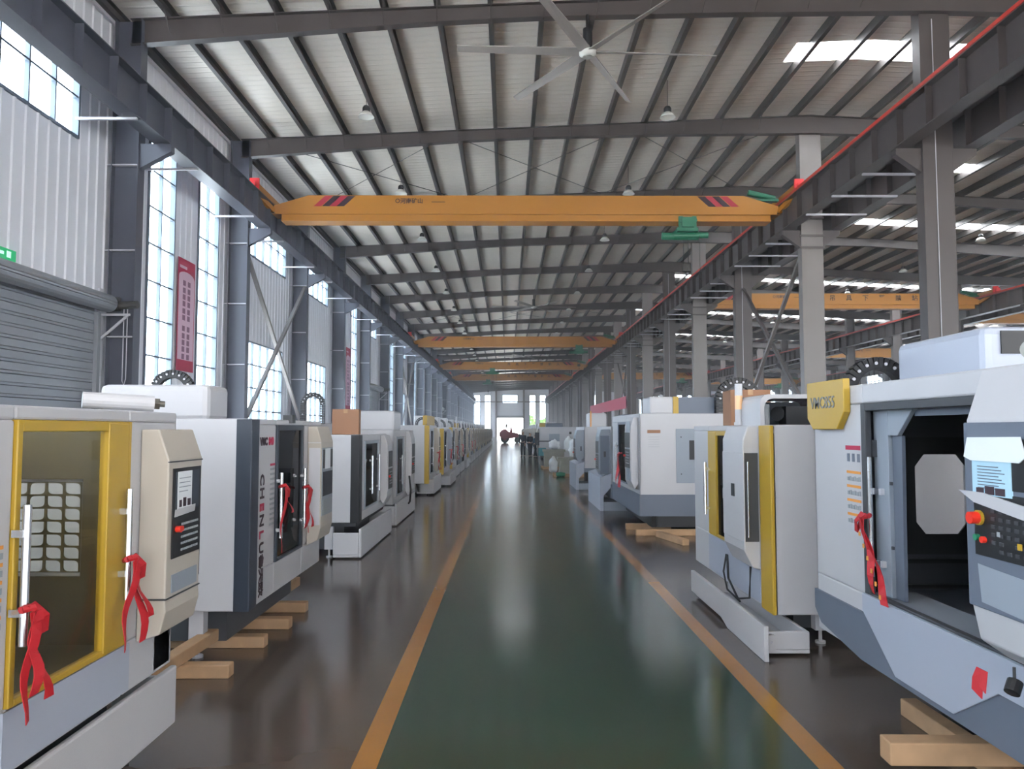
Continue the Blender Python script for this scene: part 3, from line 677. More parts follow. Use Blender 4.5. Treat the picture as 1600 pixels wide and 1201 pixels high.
    if tray and plate:
        y0_, y1_, xo, tz0, tz1 = tray
        MB().prism([(0.002, tz1+.08), (xo+.02, tz1), (xo+.02, 0), (xo-.06, 0), (xo-.06, .35), (.002, .55)], 'y', y0_, y1_).build('lower_front', 'bluewhite', r)
        MB().box(-.9, xo-.07, y1_-1.2, y1_-.05, 0, .2).build('coolant_tank', 'panelgrey', r)
    elif tray:
        y0_, y1_, xo, tz0, tz1 = tray
        sh_ = .3 if plate else 0
        t = MB().box(xo-.04, xo, y0_, y1_, tz0, tz1).box(-.35, xo-.04, y0_+.0, y1_-.0, tz0, tz0+.04).box(-.35, xo-.04, y0_, y0_+.03, tz0+.04, tz1-.06 if not plate else tz0+.2).box(-.35, xo-.04, y1_-.03, y1_, tz0+.04, tz1-.06 if not plate else tz0+.2)
        to = t.build('chip_tray', body if body != 'cream' else 'white', r, bevel=bv)
        if detail > 1:
            for yy in (y0_+.25, y1_-.25): MB().cyl((xo-.2, yy, 0), (xo-.2, yy, tz0), .02, 10).cyl((xo-.2, yy, 0), (xo-.2, yy, .02), .04, 10).build('tray_foot', 'iron', to)
        elif tz0 > .02:
            for yy in (y0_+.25, y1_-.25): MB().cyl((xo-.2, yy, 0), (xo-.2, yy, tz0), .02, 6).build('tray_foot', 'iron', to)
    if ctrl:
        c0, c1, px, cz0, cz1 = ctrl
        prof = [(0.002, cz0+.1), (px-.07, cz0), (px, cz0+.14), (px, cz1-.17), (px-.05, cz1), (.002, cz1)]
        c = MB().prism(prof, 'y', c0, c1).build('control_box', ctrlc, r, bevel=bv)
        if detail:
            zz = cz1-.36; w_ = c1-c0
            MB().box(px, px+.008, c0+.03, c1-.03, zz-.62 if cz1-cz0 > 1 else zz-.4, zz+.1).build('control_face', 'panelgrey' if detail == 1 else ctrlc, c)
            MB().box(px+.008, px+.014, c0+.05, c1-.05, zz-.2, zz+.08).build('screen', 'black', c)
            MB().box(px+.008, px+.014, c0+.05, c1-.05, zz-.58, zz-.23).build('keypad', 'black', c)
            if detail > 1:
                k = MB(); 
                for i in range(9):
                    for j in range(5): yy = c0+.05+w_*.22+(w_-.1)*.07*i; z_ = zz-.3-.05*j; k.box(px+.014, px+.019, yy, yy+.013+w_*.01, z_, z_+.018)
                k.build('keys', 'keys', c)
                MB().cyl((px+.014, c0+.1, zz-.36), (px+.045, c0+.1, zz-.36), .022, 14).cyl((px+.014, c0+.16, zz-.36), (px+.03, c0+.16, zz-.36), .014, 12).build('emergency_button', 'redbtn', c)
    if head:
        hx0, hx1, hy0, hy1, hz, hm = head
        MB().box(hx0, hx1, hy0, hy1, H-.02, hz).build('column_cover', hm, r, bevel=.05 if detail > 1 else .03)
    if backtop:
        MB().box(-D, backtop[0], 0, W, H, backtop[1]).build('rear_cover', body, r, bevel=bv)
    if chain: chain_arc(chain, r)
    if skirt:
        m = MB(); zk, mt = skirt
        m.box(0, .015, 0, W, z0, zk); m.box(-D, .015, -.012, 0, z0, zk); m.box(-D, .015, W, W+.012, z0, zk)
        m.build('lower_skirt', mt, r)
    return r
def chain_arc(c, r, n=18):
    cx, cy, cz, rad, drop = c[:5]; axis = c[5] if len(c) > 5 else 'x'
    m = MB(); pm = MB()
    pts = [(cx-rad, cz-drop)] + [(cx+rad*math.cos(PI-PI*i/n), cz+rad*math.sin(PI-PI*i/n)) for i in range(n+1)] + [(cx+rad, cz-drop)]
    for (a, b), (c_, d) in zip(pts[:-1], pts[1:]):
        L_ = math.hypot(c_-a, d-b); kk = max(1, int(L_/(rad*.16)))
        for q in range(kk):
            t0 = q/kk; t1 = (q+.86)/kk
            P = lambda t: (a+(c_-a)*t, cy, b+(d-b)*t) if axis == 'x' else (cy, a+(c_-a)*t, b+(d-b)*t)
            up = (0,1,0) if axis == 'x' else (1,0,0)
            m.bar(P(t0), P(t1), rad*.45, rad*.4, up=up)
        q = Vector(P(.5)); off = Vector((0,rad*.24,0)) if axis == 'x' else Vector((rad*.24,0,0))
        
        cnt = globals().get('_pc', 0)+1; globals()['_pc'] = cnt
        if cnt % 2: pm.cyl(q-off, q+off, rad*.06, 8)
    o = m.build('cable_chain', 'black', r); pm.build('chain_pins', 'plate', o); o['label'] = 'black arched cable chain'
def ribbon(x, y, z, side, tails, label, wid=.06):
    """red cloth ribbon tied on a door handle; tails = list of (dx,dy,length)"""
    s = 1 if side < 0 else -1
    m = MB()
    m.tube([(0,-.026,.01),(.026,0,.015),(0,.026,.01),(-.026,0,.0),(0,-.026,.01)], .016, 7)
    m.strip([((.02*s,0,.03),(0,1,.2)),((.05*s,.045,-.03),(.2,.9,.2)),((.04*s,.06,-.1),(.1,.9,.1)),((.02*s,.02,-.02),(0,1,0))], wid*.8)
    for k, (dx, dy, ln) in enumerate(tails):
        pts = []
        for i in range(10):
            t = i/9; tw = .5*math.sin(t*5+k*2)
            pts.append(((dx*t*s+.014*math.sin(t*8+k)*s+.03*s, dy*t+.008*math.sin(t*6+k*1.7), -ln*t), (math.sin(tw)*.7, math.cos(tw), .1)))
        m.strip(pts, wid*(.8+.0*k))
    o = m.build('red_ribbon', 'red', None, fix=True); o.location = (x, y, z); tag(o, label, 'ribbon', 'red ribbons tied on the machine door handles'); 
    return o
def gold_marks(o, pts):
    m = MB()
    for (x, y, z, w) in pts: m.box(x-.002, x+.002, y-w/2, y+w/2, z-w*.6, z+w*.6)
    m.build('lettering', 'gold', o)

# ---- left row, first machine (yellow door frame) : door face x=-2.03
L1 = machine(-2.03, 2.2, 4.73, -1, 'nearest left machine with yellow door frame and red number on its front', W=2.53, H=2.0, z0=.5, door=(.98, 1.94, .77, 1.94), doorc='yellow', glassm='clearglass', roof=False, fw=.035,
    side_hole=(-.98, -.55, 1.04, 1.58), tray=(-.2, 2.55, .03, .14, .48), legs=False, interior='olive', D=2.3, glass_on=True, handles=(), body='white')
L1e = [c for c in L1.children if c.name.startswith('sliding_door')][0]
MB().box(-.03, .02, 1.70, 1.90, .78, 1.93).build('door_post', 'yellow', L1, bevel=.006)
for yy in (.995, 1.85):
    MB().cyl((.055, yy, 1.02), (.055, yy, 1.59), .017, 12).box(.01, .055, yy-.03, yy-.006, 1.14, 1.17).box(.01, .055, yy-.03, yy-.006, 1.46, 1.49).build('handle', 'chrome', L1)
MB().box(0.002, .014, .95, 1.98, .52, .765).build('lower_front_sheet', 'bluewhite', L1)
# pattern grille in the far side wall
gm = MB(); gx0, gx1, gz0, gz1 = -.98, -.55, 1.04, 1.58; nc, nr = 4, 7; cw = (gx1-gx0)/nc; chh = (gz1-gz0)/nr
for i in range(nc):
    for j in range(nr):
        ax, az = gx0+cw*i, gz0+chh*j; cx, cz = ax+cw/2, az+chh/2; hw, hh = cw*.43, chh*.43; hole = []; outer = []
        for k in range(24):
            a = 2*PI*k/24+PI/4; ca, sa = math.cos(a), math.sin(a); mxx = max(abs(ca), abs(sa))
            sq = (ca/mxx, sa/mxx); outer.append((cx+sq[0]*cw/2, cz+sq[1]*chh/2))
            flip = (i < 2)
            quad = (ca*sa > 0) if not flip else (ca*sa < 0)
            q = 1.0 if not quad else min(1, 1/(abs(sq[0])**3+abs(sq[1])**3)**(1/3)*1.0)
            hole.append((cx+sq[0]*hw*q, cz+sq[1]*hh*q))
        vs = [(u, 2.495, w) for u, w in outer]+[(u, 2.495, w) for u, w in hole]+[(u, 2.505, w) for u, w in outer]+[(u, 2.505, w) for u, w in hole]
        fs = []
        for k in range(24):
            l = (k+1) % 24; fs += [(k, l, 24+l, 24+k), (48+k, 72+k, 72+l, 48+l), (24+k, 24+l, 72+l, 72+k)]
        gm.add(vs, fs)
gm.build('patterned_side_window', 'olive', L1, fix=True)
MB().box(-2.2, -1.0, 2.47, 2.49, .6, 1.9).box(-.53, -.05, 2.47, 2.49, .6, 1.9).box(-1.0, -.53, 2.47, 2.49, .6, 1.02).box(-1.0, -.53, 2.47, 2.49, 1.6, 1.9).build('inner_lining', 'olive', L1)
# control cabinet with screen, documents and keypad
cb = MB().prism([(0.002, 1.90), (.10, 1.90), (.16, 1.73), (.155, .95), (.16, .9), (.13, .78), (.002, .74)], 'y', 2.07, 2.53).build('control_box', 'cream', L1, bevel=.008)
MB().box(.02, .161, 2.064, 2.07, .965, .975).box(.155, .162, 2.07, 2.53, .965, .972).box(.155, .164, 2.07, 2.53, 1.715, 1.722).build('panel_seam', 'dkgrey', cb)
MB().box(.16, .166, 2.12, 2.50, 1.18, 1.68).build('screen_bezel', 'black', cb)
MB().box(.166, .168, 2.15, 2.47, 1.44, 1.66).build('screen', 'navy', cb)
MB().box(.168, .171, 2.17, 2.36, 1.45, 1.66).build('paper_sheet', 'paper', cb)
MB().box(.171, .173, 2.19, 2.22, 1.46, 1.50).box(.171, .173, 2.24, 2.28, 1.46, 1.51).box(.171, .173, 2.30, 2.34, 1.46, 1.50).build('printed_photos', 'ink', cb)
MB().box(.171, .173, 2.185, 2.34, 1.62, 1.625).box(.171, .173, 2.185, 2.33, 1.595, 1.6).box(.171, .173, 2.185, 2.34, 1.57, 1.575).box(.171, .173, 2.185, 2.3, 1.545, 1.55).build('printed_lines', 'panelgrey', cb)
MB().prism([(2.13, 1.41), (2.40, 1.42), (2.41, 1.46), (2.14, 1.45)], 'x', .17, .174).build('torn_film', 'white', cb)
km = MB()
for i in range(10):
    for j in range(5): km.box(.166, .170, 2.235+.024*i, 2.249+.024*i, 1.21+.036*j, 1.222+.036*j)
km.build('keys', 'keys', cb)
MB().cyl((.166, 2.17, 1.34), (.195, 2.17, 1.34), .018, 14).cyl((.166, 2.205, 1.34), (.19, 2.205, 1.34), .014, 14).build('emergency_button', 'redbtn', cb)
MB().box(.155, .162, 2.14, 2.48, .99, 1.09).build('shelf_recess', 'panelgrey', cb)
MB().box(.02, .15, 2.53, 2.545, 1.02, 1.62).build('side_hinge', 'black', cb)
MB().box(-.25, .0, 2.30, 2.50, .52, .74).build('lower_box', 'white', L1)
text('lettering', 'VMC850', .125, 'crimson', L1, (.004, .62, 1.73), (PI/2, 0, PI/2), bold=.004)
sm = MB()
for j in range(5): sm.box(.001, .004, .70, .93, 1.42-.07*j, 1.435-.07*j)
sm.build('warning_label', 'gold', L1)
sm = MB()
for j in range(5): sm.box(.001, .004, .70, .93, 1.38-.07*j, 1.405-.07*j)
sm.build('warning_text', 'panelgrey', L1)
gl = MB().cyl((-.28, 1.98, 2.06), (.02, 2.17, 2.045), .045, 16).build('cable_arm', 'white', L1)
MB().cyl((.02, 2.17, 2.045), (.045, 2.186, 2.044), .034, 6).cyl((.045, 2.186, 2.044), (.07, 2.2, 2.043), .018, 10).build('cable_gland', 'brass', gl)
ribbon(-1.965, 4.05, 1.22, -1, [(.02, -.15, .42), (.05, .06, .30), (.04, .03, .42)], 'red ribbon on the right door handle of the nearest left machine')
ribbon(-1.965, 3.195, 1.16, -1, [(.02, -.07, .42), (.04, .04, .36), (.03, -.02, .33)], 'red ribbon on the left door handle of the nearest left machine')

# ---- left row, second machine
L2 = machine(-2.15, 6.43, 8.88, -1, 'second left machine with dark blue door and black vertical lettering', roof=False, H=1.99, z0=.40, door=(.72, 1.66, .68, 1.94), doorc='navy', glassm='doorglass', strip='navy', stripw=.19,
    D=2.3, interior='dkgrey', legs=True, handles=(.0, .82), head=(-1.40, -.45, .25, .75, 2.29, 'white'), chain=(-1.0, .8, 2.25, .17, .3), body='white')
cb = MB().prism([(0.002, 1.93), (.10, 1.93), (.15, 1.76), (.15, .85), (.12, .72), (.002, .66)], 'y', 1.85, 2.40).build('control_box', 'cream', L2, bevel=.008)
MB().box(.15, .157, 1.88, 2.36, .97, 1.70).build('control_face', 'panelgrey', cb)
MB().box(.157, .161, 1.90, 2.34, 1.48, 1.68).build('screen', 'black', cb); MB().box(.161, .163, 1.98, 2.22, 1.47, 1.69).build('paper_sheet', 'paper', cb)
MB().box(.157, .161, 1.90, 2.34, 1.18, 1.44).build('keypad', 'black', cb); MB().box(.157, .160, 1.92, 2.32, 1.0, 1.14).build('shelf_recess', 'keys', cb)
MB().box(.02, .14, 1.842, 1.85, .88, 1.7).box(.004, .145, 1.846, 1.852, 1.752, 1.76).build('panel_seam', 'plate', cb)
MB().box(-.06, .03, 1.14, 1.26, 1.96, 2.04).build('door_latch', 'dkgrey', L2)
text('lettering', 'VMC', .095, 'ink', L2, (.005, .36, 1.79), (PI/2, 0, PI/2), bold=.004); text('lettering', '840', .095, 'crimson', L2, (.005, .57, 1.79), (PI/2, 0, PI/2), bold=.004)
for i, (c, mt) in enumerate((('C', 'ink'), ('H', 'ink'), ('E', 'crimson'), ('N', 'ink'), ('L', 'crimson'), ('U', 'ink'), ('鲁', 'ink'), ('天', 'ink'), ('欧', 'ink'))):
    text('brand_lettering', c, .15 if i < 6 else .13, mt, L2, (.005, .33, 1.46-.118*i), (PI/2, PI/2, PI/2), bold=.003)
sm = MB().box(.001, .004, .56, .70, 1.57, 1.59); sm.build('warning_label', 'crimson', L2)
sm = MB()
for j in range(12):
    for q in range(3): sm.box(.001, .004, .565+.045*q, .6+.045*q, 1.53-.045*j, 1.55-.045*j)
sm.build('warning_text', 'keys', L2)
ribbon(-2.08, 7.15, 1.42-.05, -1, [(.0, -.14, .58), (.02, .14, .25)], 'red ribbon with a long tail on the left handle of the dark-doored left machine', .05)
ribbon(-2.08, 7.97, 1.3, -1, [(.0, -.04, .45), (.03, .03, .4), (0, -.08, .4)], 'red ribbon on the right handle of the dark-doored left machine', .07)
# ---- left row, third to sixth
L3 = machine(-2.22, 11.46, 14.1, -1, 'third left machine, white with black corner strip and cardboard box on top', H=1.82, z0=.52, door=(.5, 1.75, .66, 1.72), doorc='panelgrey', glassm='doorglass', strip='black', stripw=.22, D=2.3,
    tray=(-.05, 2.9, .07, .02, .44), ctrl=(1.95, 2.5, .13, .6, 1.8), handles=(.35, 1.0), backtop=(-.65, 2.0), chain=(-.76, .3, 2.28, .15, .3), interior='dkgrey', ctrlc='white')
MB().box(-1.0, -.86, -.03, 0, .72, 1.5).build('side_hatch', 'navy', L3)
L4 = machine(-2.25, 15.2, 18.3, -1, 'fourth left machine, white with a tall dark window and white hood', H=1.88, z0=.42, door=(.4, 1.4, .55, 1.75), doorc='panelgrey', glassm='doorglass', D=2.3, tray=(0, 3.0, .07, .02, .45), ctrl=(1.75, 2.35, .13, .45, 1.86),
    ctrlc='white', handles=(.4,), head=(-1.0, .0, .1, 1.0, 2.27, 'white'), interior='dkgrey')
MB().tube([(.12, 1.5, .9), (.16, 1.46, .6), (.14, 1.5, .35), (.1, 1.6, .3)], .02, 8).build('cable', 'rubber', L4)
L5 = machine(-2.27, 22.0, 24.6, -1, 'fifth left machine with yellow corner strip and a yellow plaque on top', H=2.02, z0=.35, door=(.6, 1.4, .6, 1.9), doorc='panelgrey', glassm='darkglass', strip='yellow', stripw=.2, D=2.2, tray=(0.25, 2.6, .15, .05, .52), ctrl=(1.7, 2.2, .15, .6, 1.95), handles=(.15,))
MB().box(-.16, -.04, .0, 2.3, 2.022, 2.3).build('model_plaque', 'yellow', L5, bevel=.01)
L6 = machine(-2.15, 25.6, 28.6, -1, 'sixth left machine with dark blue and yellow front', H=1.93, z0=.4, door=(.5, 1.3, .6, 1.85), doorc='navy', glassm='darkglass', strip='yellow', D=2.2, tray=(0.1, 2.8, .25, .05, .42), ctrl=(1.8, 2.3, .15, .6, 1.9), ctrlc='bluewhite', handles=(.1,))
ribbon(-2.08, 23.0, 1.2, -1, [(.0, -.1, .5), (.05, .1, .5)], 'red ribbon on the yellow-striped machine, fifth of the left row', .12)
ribbon(-1.98, 26.5, 1.2, -1, [(.0, -.1, .5), (.05, .1, .5)], 'red ribbon on the blue and yellow machine, sixth of the left row', .12)
protos = {}
def far_machine(kind, x, Yn, side, label, grp):
    if (kind, side) not in protos:
        k = dict(a=dict(doorc='navy', glassm='darkglass', strip='black', body='white'), b=dict(doorc='panelgrey', glassm='darkglass', strip='yellow', body='white'), c=dict(doorc='panelgrey', glassm='darkglass', body='cream', skirt=(.7, 'slate')))[kind]
        r = machine(x, Yn, Yn+2.9, side, label, grp, detail=1, H=1.98, z0=.35, door=(.6, 1.5, .65, 1.88), D=2.2, tray=(.1, 2.8, .15, .03, .42), ctrl=(1.8, 2.3, .14, .6, 1.92), handles=(.1,), head=(-1.6, -.9, .9, 1.7, 2.45, 'white'), chain=(-1.2, .5, 2.1, .24, .15), legs=False, **k)
        protos[(kind, side)] = r; return r
    r = copy_tree(protos[(kind, side)]); r.location = (x, Yn if side < 0 else Yn+2.9, 0); tag(r, label, 'machine', grp); return r
g = 'machines far down the left row'
Y = 30.2; i = 0
names = {'a': 'white machine with black corner strip', 'b': 'white machine with yellow corner strip', 'c': 'cream machine with slate skirt'}
for kind in 'bcabcbcbbcbcbbcbcbcb':
    if i == 3: Y = 43.0
    if i == 2: Y = 37.5
    far_machine(kind, -2.2 if kind != 'a' else -2.15, Y, -1, '%s in the left row, %s from the camera' % (names[kind], ORD[i+6]), g)
    if i in (0, 1, 3, 4): ribbon(-2.05, Y+.9, 1.2, -1, [(.0, -.1, .5), (.05, .1, .5)], 'red ribbon on the %s machine of the left row' % ORD[i+6], .12)
    i += 1; Y += 3.6
tag(MB().box(-3.6, -2.9, 44.5, 45.6, 1.985, 2.25).build('yellow_crate', 'yellow'), 'yellow box on top of a machine far down the left row', 'box')
sl = empty('signal_lamp', (-2.9, 43.3, 1.985), 0, 'thin white signal lamp pole on a far machine of the left row', 'signal lamp')
MB().cyl((0,0,0), (0,0,.3), .02, 8).cyl((0,0,.3), (0,0,.62), .04, 10).build('pole', 'white', sl)

# cardboard boxes
def carton(x, y, z, w, d, h, rz, label):
    r = empty('cardboard_box', (x, y, z), rz, label, 'cardboard box'); MB().box(-w/2, w/2, -d/2, d/2, 0, h).build('carton', 'card', r, bevel=.006)
    MB().box(-.03, .03, -d/2-.002, d/2+.002, h-.06, h+.002).build('packing_tape', 'wood', r)
carton(-2.49, 11.9, 1.822, .40, .42, .385, .12, 'brown cardboard box on top of the third left machine')

# timbers under the left machines
def timber(pts, w, h, label, grp):
    p0, p1 = Vector(pts[0]), Vector(pts[1]); d = p1-p0; L_ = d.length; ang = math.atan2(d.y, d.x)
    o = MB().box(-L_/2, L_/2, -w/2, w/2, 0, h).build('timber_beam', 'wood', None, bevel=.008); o.location = ((p0.x+p1.x)/2, (p0.y+p1.y)/2, p0.z)
    o.rotation_euler = (0, -math.asin((p1.z-p0.z)/L_), ang); tag(o, label, 'timber', grp); return o
g = 'pine timbers under the second left machine'
for yy, xe, nm in ((6.05, -2.13, 'nearest the camera'), (6.87, -2.12, 'second from the camera'), (7.5, -2.08, 'third from the camera'), (8.17, -2.1, 'farthest from the camera')):
    timber(((-4.2, yy, 0), (xe, yy, 0)), .12, .1, 'crosswise pine timber on the floor by the second left machine, %s' % nm, g)
timber(((-2.55, 5.75, .102), (-2.45, 9.0, .102)), .11, .1, 'lengthwise pine timber lying on the cross timbers beside the second left machine', g)

# ---- right row, first machine : door face x=2.35
R1 = machine(2.35, 2.55, 5.89, 1, 'nearest right machine with open door, yellow plaque and slate skirt', H=2.2, z0=.41, door=(.81, 2.5, .82, 2.07), doorc='dkgrey', glass_on=False, bedz=.236, D=2.4, legs=False, interior='black', body='white',
    side_hole=(-1.13, -.74, 1.11, 1.71), skirt=None, head=(-1.9, -.55, .19, 1.25, 2.53, 'bluewhite'), chain=(-.45, .08, 2.19, .21, .02))
W1 = 3.34
MB().prism([(-.01, .70), (-.01, .56), (.10, .47), (.74, .385), (W1, .385), (W1, .70)], 'x', -.30, .018).build('lower_skirt', 'slate', R1)
MB().box(-2.4, -.3, -.01, W1, .44, .70).build('rear_skirt', 'slate', R1)
MB().prism([(.80, .83), (.80, .72), (1.21, .42), (1.81, .42), (2.19, .65), (3.3, .65), (3.3, .83)], 'x', .0185, .03).build('lower_front_sheet', 'bluewhite', R1, bevel=.003)
MB().box(-.32, .022, .8, 2.5, .82, .835).build('door_sill', 'panelgrey', R1)
# recessed sliding door, parked at the far side
dl = MB(); xo = -.06
dl.prism([(.83, .84), (.83, 2.06), (1.02, 2.06), (1.02, .84)], 'x', xo-.03, xo)
dl.prism([(1.02, 2.06), (1.40, 2.06), (1.30, 2.0), (1.14, 1.86), (1.02, 1.86)], 'x', xo-.03, xo)
sd = dl.build('parked_door', 'panelgrey', R1, bevel=.004)
MB().prism([(1.02, .84), (1.02, 1.86), (1.14, 1.86), (1.12, .84)], 'x', xo-.05, xo-.028).prism([(1.3, 2.06), (2.45, 2.06), (2.45, 1.98), (1.3, 1.98)], 'x', xo-.05, xo-.028).build('door_edge', 'slate', sd)
MB().cyl((xo+.05, .86, .95), (xo+.05, .86, 1.72), .018, 12).box(xo, xo+.05, .86, .90, 1.48, 1.52).box(xo, xo+.05, .86, .90, 1.02, 1.06).build('handle', 'chrome', sd)
MB().box(xo, xo+.03, .845, .875, 1.72, 1.83).build('handle_mount', 'dkgrey', sd)
for z in (1.15, 1.55): MB().box(xo, xo+.012, 1.05, 1.07, z, z+.02).build('bolt', 'dkgrey', sd)
for z in (1.04, 1.50): MB().box(xo, xo+.025, .93, .96, z-.02, z+.02).build('roller_lug', 'plate', sd)
# far side wall of the cabin with eight-sided window
oc = lambda a, b, c, d, k: [(a+k, c), (b-k, c), (b, c+k*1.3), (b, d-k*1.3), (b-k, d), (a+k, d), (a, d-k*1.3), (a, c+k*1.3)]
ho = oc(-1.13, -.74, 1.11, 1.71, .07); ou = oc(-1.17, -.62, .96, 1.84, .0001)
w = MB(); n = 8
vs = [(u, .035, z) for u, z in ou]+[(u, .035, z) for u, z in ho]+[(u, .05, z) for u, z in ou]+[(u, .05, z) for u, z in ho]; fs = []
for k in range(8):
    l = (k+1) % 8; fs += [(k, l, 8+l, 8+k), (16+k, 24+k, 24+l, 16+l), (8+k, 8+l, 24+l, 24+k), (k, 16+k, 16+l, l)]
w.add(vs, fs); w.build('window_surround', 'black', R1, fix=True)
MB().box(-.745, -.70, .0, .034, 1.17, 1.65).build('window_return', 'yellow', R1)
MB().box(-2.35, -1.17, .035, .05, .7, 2.15).box(-.62, -.1, .035, .05, .7, 2.15).box(-1.17, -.62, .035, .05, .7, .96).box(-1.17, -.62, .035, .05, 1.84, 2.15).build('side_lining', 'dkgrey', R1)
MB().box(-1.6, -.15, .06, .09, .9, .93).box(-1.6, -.15, .06, .09, .72, .74).build('lining_rib', 'black', R1)
# control cabinet
prof = [(0.002, 2.17), (.22, 2.17), (.30, 1.94), (.30, 1.13), (.27, .98), (.15, .9), (.002, .88)]
cb = MB().prism(prof, 'y', 2.46, 3.5).build('control_box', 'white', R1, bevel=.01)
MB().box(.03, .308, 2.45, 3.505, 1.13, 1.93).build('control_face', 'slate', cb, bevel=.006)
MB().box(.308, .313, 2.52, 3.4, 1.36, 1.63).build('keypad', 'black', cb)
MB().box(.308, .313, 2.72, 3.4, 1.65, 1.86).build('screen', 'black', cb)
km = MB()
for i in range(14):
    for j in range(7):
        if (i*3+j*5) % 11: km.box(.313, .317, 2.64+.05*i, 2.665+.05*i, 1.385+.033*j, 1.40+.033*j)
km.build('keys', 'dkgrey', cb)
km = MB()
for i in range(4): km.box(.317, .319, 2.66+.026*i, 2.68+.026*i, 1.585, 1.605)
km.box(.317, .319, 2.68, 2.70, 1.455, 1.475); km.build('pale_keys', 'keys', cb)
MB().box(.317, .321, 2.81, 2.835, 1.42, 1.445).build('yellow_key', 'yellow', cb)
MB().cyl((.313, 2.56, 1.52), (.325, 2.56, 1.52), .032, 18).build('button_collar', 'yellow', cb)
MB().cyl((.325, 2.56, 1.52), (.36, 2.56, 1.52), .026, 18).build('emergency_button', 'redbtn', cb)
MB().cyl((.313, 2.545, 1.435), (.33, 2.545, 1.435), .014, 14).build('green_button', 'greenbtn', cb)
MB().cyl((.313, 2.59, 1.43), (.33, 2.59, 1.43), .014, 14).build('red_button', 'redbtn', cb); MB().cyl((.313, 2.585, 1.60), (.325, 2.585, 1.60), .011, 12).build('red_button', 'redbtn', cb)
MB().box(.309, .316, 2.52, 2.78, 1.62, 1.84).build('paper_sheet', 'paperblue', cb)
MB().prism([(2.47, 1.78), (2.5, 1.865), (2.85, 1.87), (2.88, 1.79), (2.84, 1.765), (2.52, 1.765)], 'x', .317, .322).build('tape_strip', 'paper', cb)
pl = MB()
for j in range(8): pl.box(.316, .318, 2.56, 2.70+.02*(j % 3), 1.74-.013*j, 1.744-.013*j)
pl.build('printed_lines', 'slate', cb)
MB().box(.316, .319, 2.55, 2.60, 1.625, 1.65).box(.316, .319, 2.61, 2.67, 1.625, 1.66).box(.316, .319, 2.68, 2.74, 1.625, 1.655).build('printed_photos', 'ink', cb)
MB().prism([(2.43, 1.63), (2.54, 1.585), (2.95, 1.53), (3.0, 1.58), (2.6, 1.63)], 'x', .319, .326).build('torn_film', 'white', cb)
rc = MB().prism([(2.55, 1.16), (2.53, 1.32), (2.9, 1.30), (2.92, 1.14)], 'x', .305, .311).build('shelf_recess', 'panelgrey', cb)
MB().box(-.5, -.25, 2.25, 2.3, 1.30, 1.36).cyl((.28, 2.7, .93), (.28, 2.7, .85), .006, 6).build('small_cable', 'black', cb)
MB().cyl((.27, 2.69, .87), (.30, 2.71, .83), .03, 12).build('hanging_plug', 'black', cb)
# plaque and labels
pq = MB().prism([(.0, 2.25), (.64, 2.25), (.64, 2.02), (.52, 1.9), (.10, 1.9), (.0, 1.98)], 'x', .001, .05).box(-.35, .05, .0, .02, 2.2, 2.25).build('model_plaque', 'yellow', R1, bevel=.006)
text('lettering', 'VMC855', .12, 'brass', pq, (.052, .29, 2.09), (PI/2, 0, PI/2), bold=.001)
MB().box(.001, .004, .55, .77, 1.76, 1.79).build('warning_label', 'crimson', R1)
im = MB()
for q, yy in enumerate((.59, .665, .74)): im.box(.001, .004, yy-.018, yy+.018, 1.68, 1.735)
im.build('warning_icons', 'slate', R1)
im = MB()
for j in range(4): im.box(.001, .004, .56, .765, 1.60-.095*j, 1.618-.095*j)
im.build('yellow_label', 'gold', R1)
im = MB()
for j in range(4):
    for q in range(6): im.box(.001, .004, .565+.034*q, .59+.034*q, 1.55-.095*j, 1.575-.095*j+.006*(q % 2))
im.build('label_text', 'keys', R1)
MB().cyl((.02, 2.55, 2.235), (.16, 2.7, 2.235), .04, 16).cyl((.0, 2.53, 2.235), (.02, 2.55, 2.235), .03, 12).build('cable_gland', 'brass', R1)
MB().box(-1.3, -.65, 1.252, 1.262, 2.36, 2.50).build('cover_window', 'black', R1)
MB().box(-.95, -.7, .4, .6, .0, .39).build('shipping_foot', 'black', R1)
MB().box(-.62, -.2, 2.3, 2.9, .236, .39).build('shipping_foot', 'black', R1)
rb = ribbon(2.33, 5.02, 1.33, 1, [(.0, -.30, .50), (.03, -.22, .44)], 'red ribbon with gold characters on the open door of the nearest right machine', .075)
gold_marks(rb, [(-.065-.0, -.05*i-.04, -.07*i-.10, .022) for i in range(6)])
tag(MB().strip([((0,0,0),(0,1,0)),((-.02,.0,-.05),(0,1,.2)),((-.03,-.01,-.1),(0,1,.3))], .07).strip([((0,-.02,0),(0,1,0)),((-.03,-.05,-.07),(0,1,.5))], .04).build('ribbon_tail', 'red', None, fix=True), 'short red ribbon end hanging under the control cabinet of the nearest right machine', 'ribbon')
o = [o for o in COL.objects if o.name == 'ribbon_tail'][0]; o.location = (2.04, 3.36, .87)
g = 'pine timbers by the nearest right machine'
timber(((2.675, 5.23, .0), (2.70, 2.9, .0)), .11, .11, 'lengthwise pine timber lying on the floor under the nearest right machine', g)
timber(((2.04, 4.25, .111), (3.2, 4.22, .111)), .13, .12, 'thick pine timber lying across the other and pointing into the aisle, nearest right machine', g)
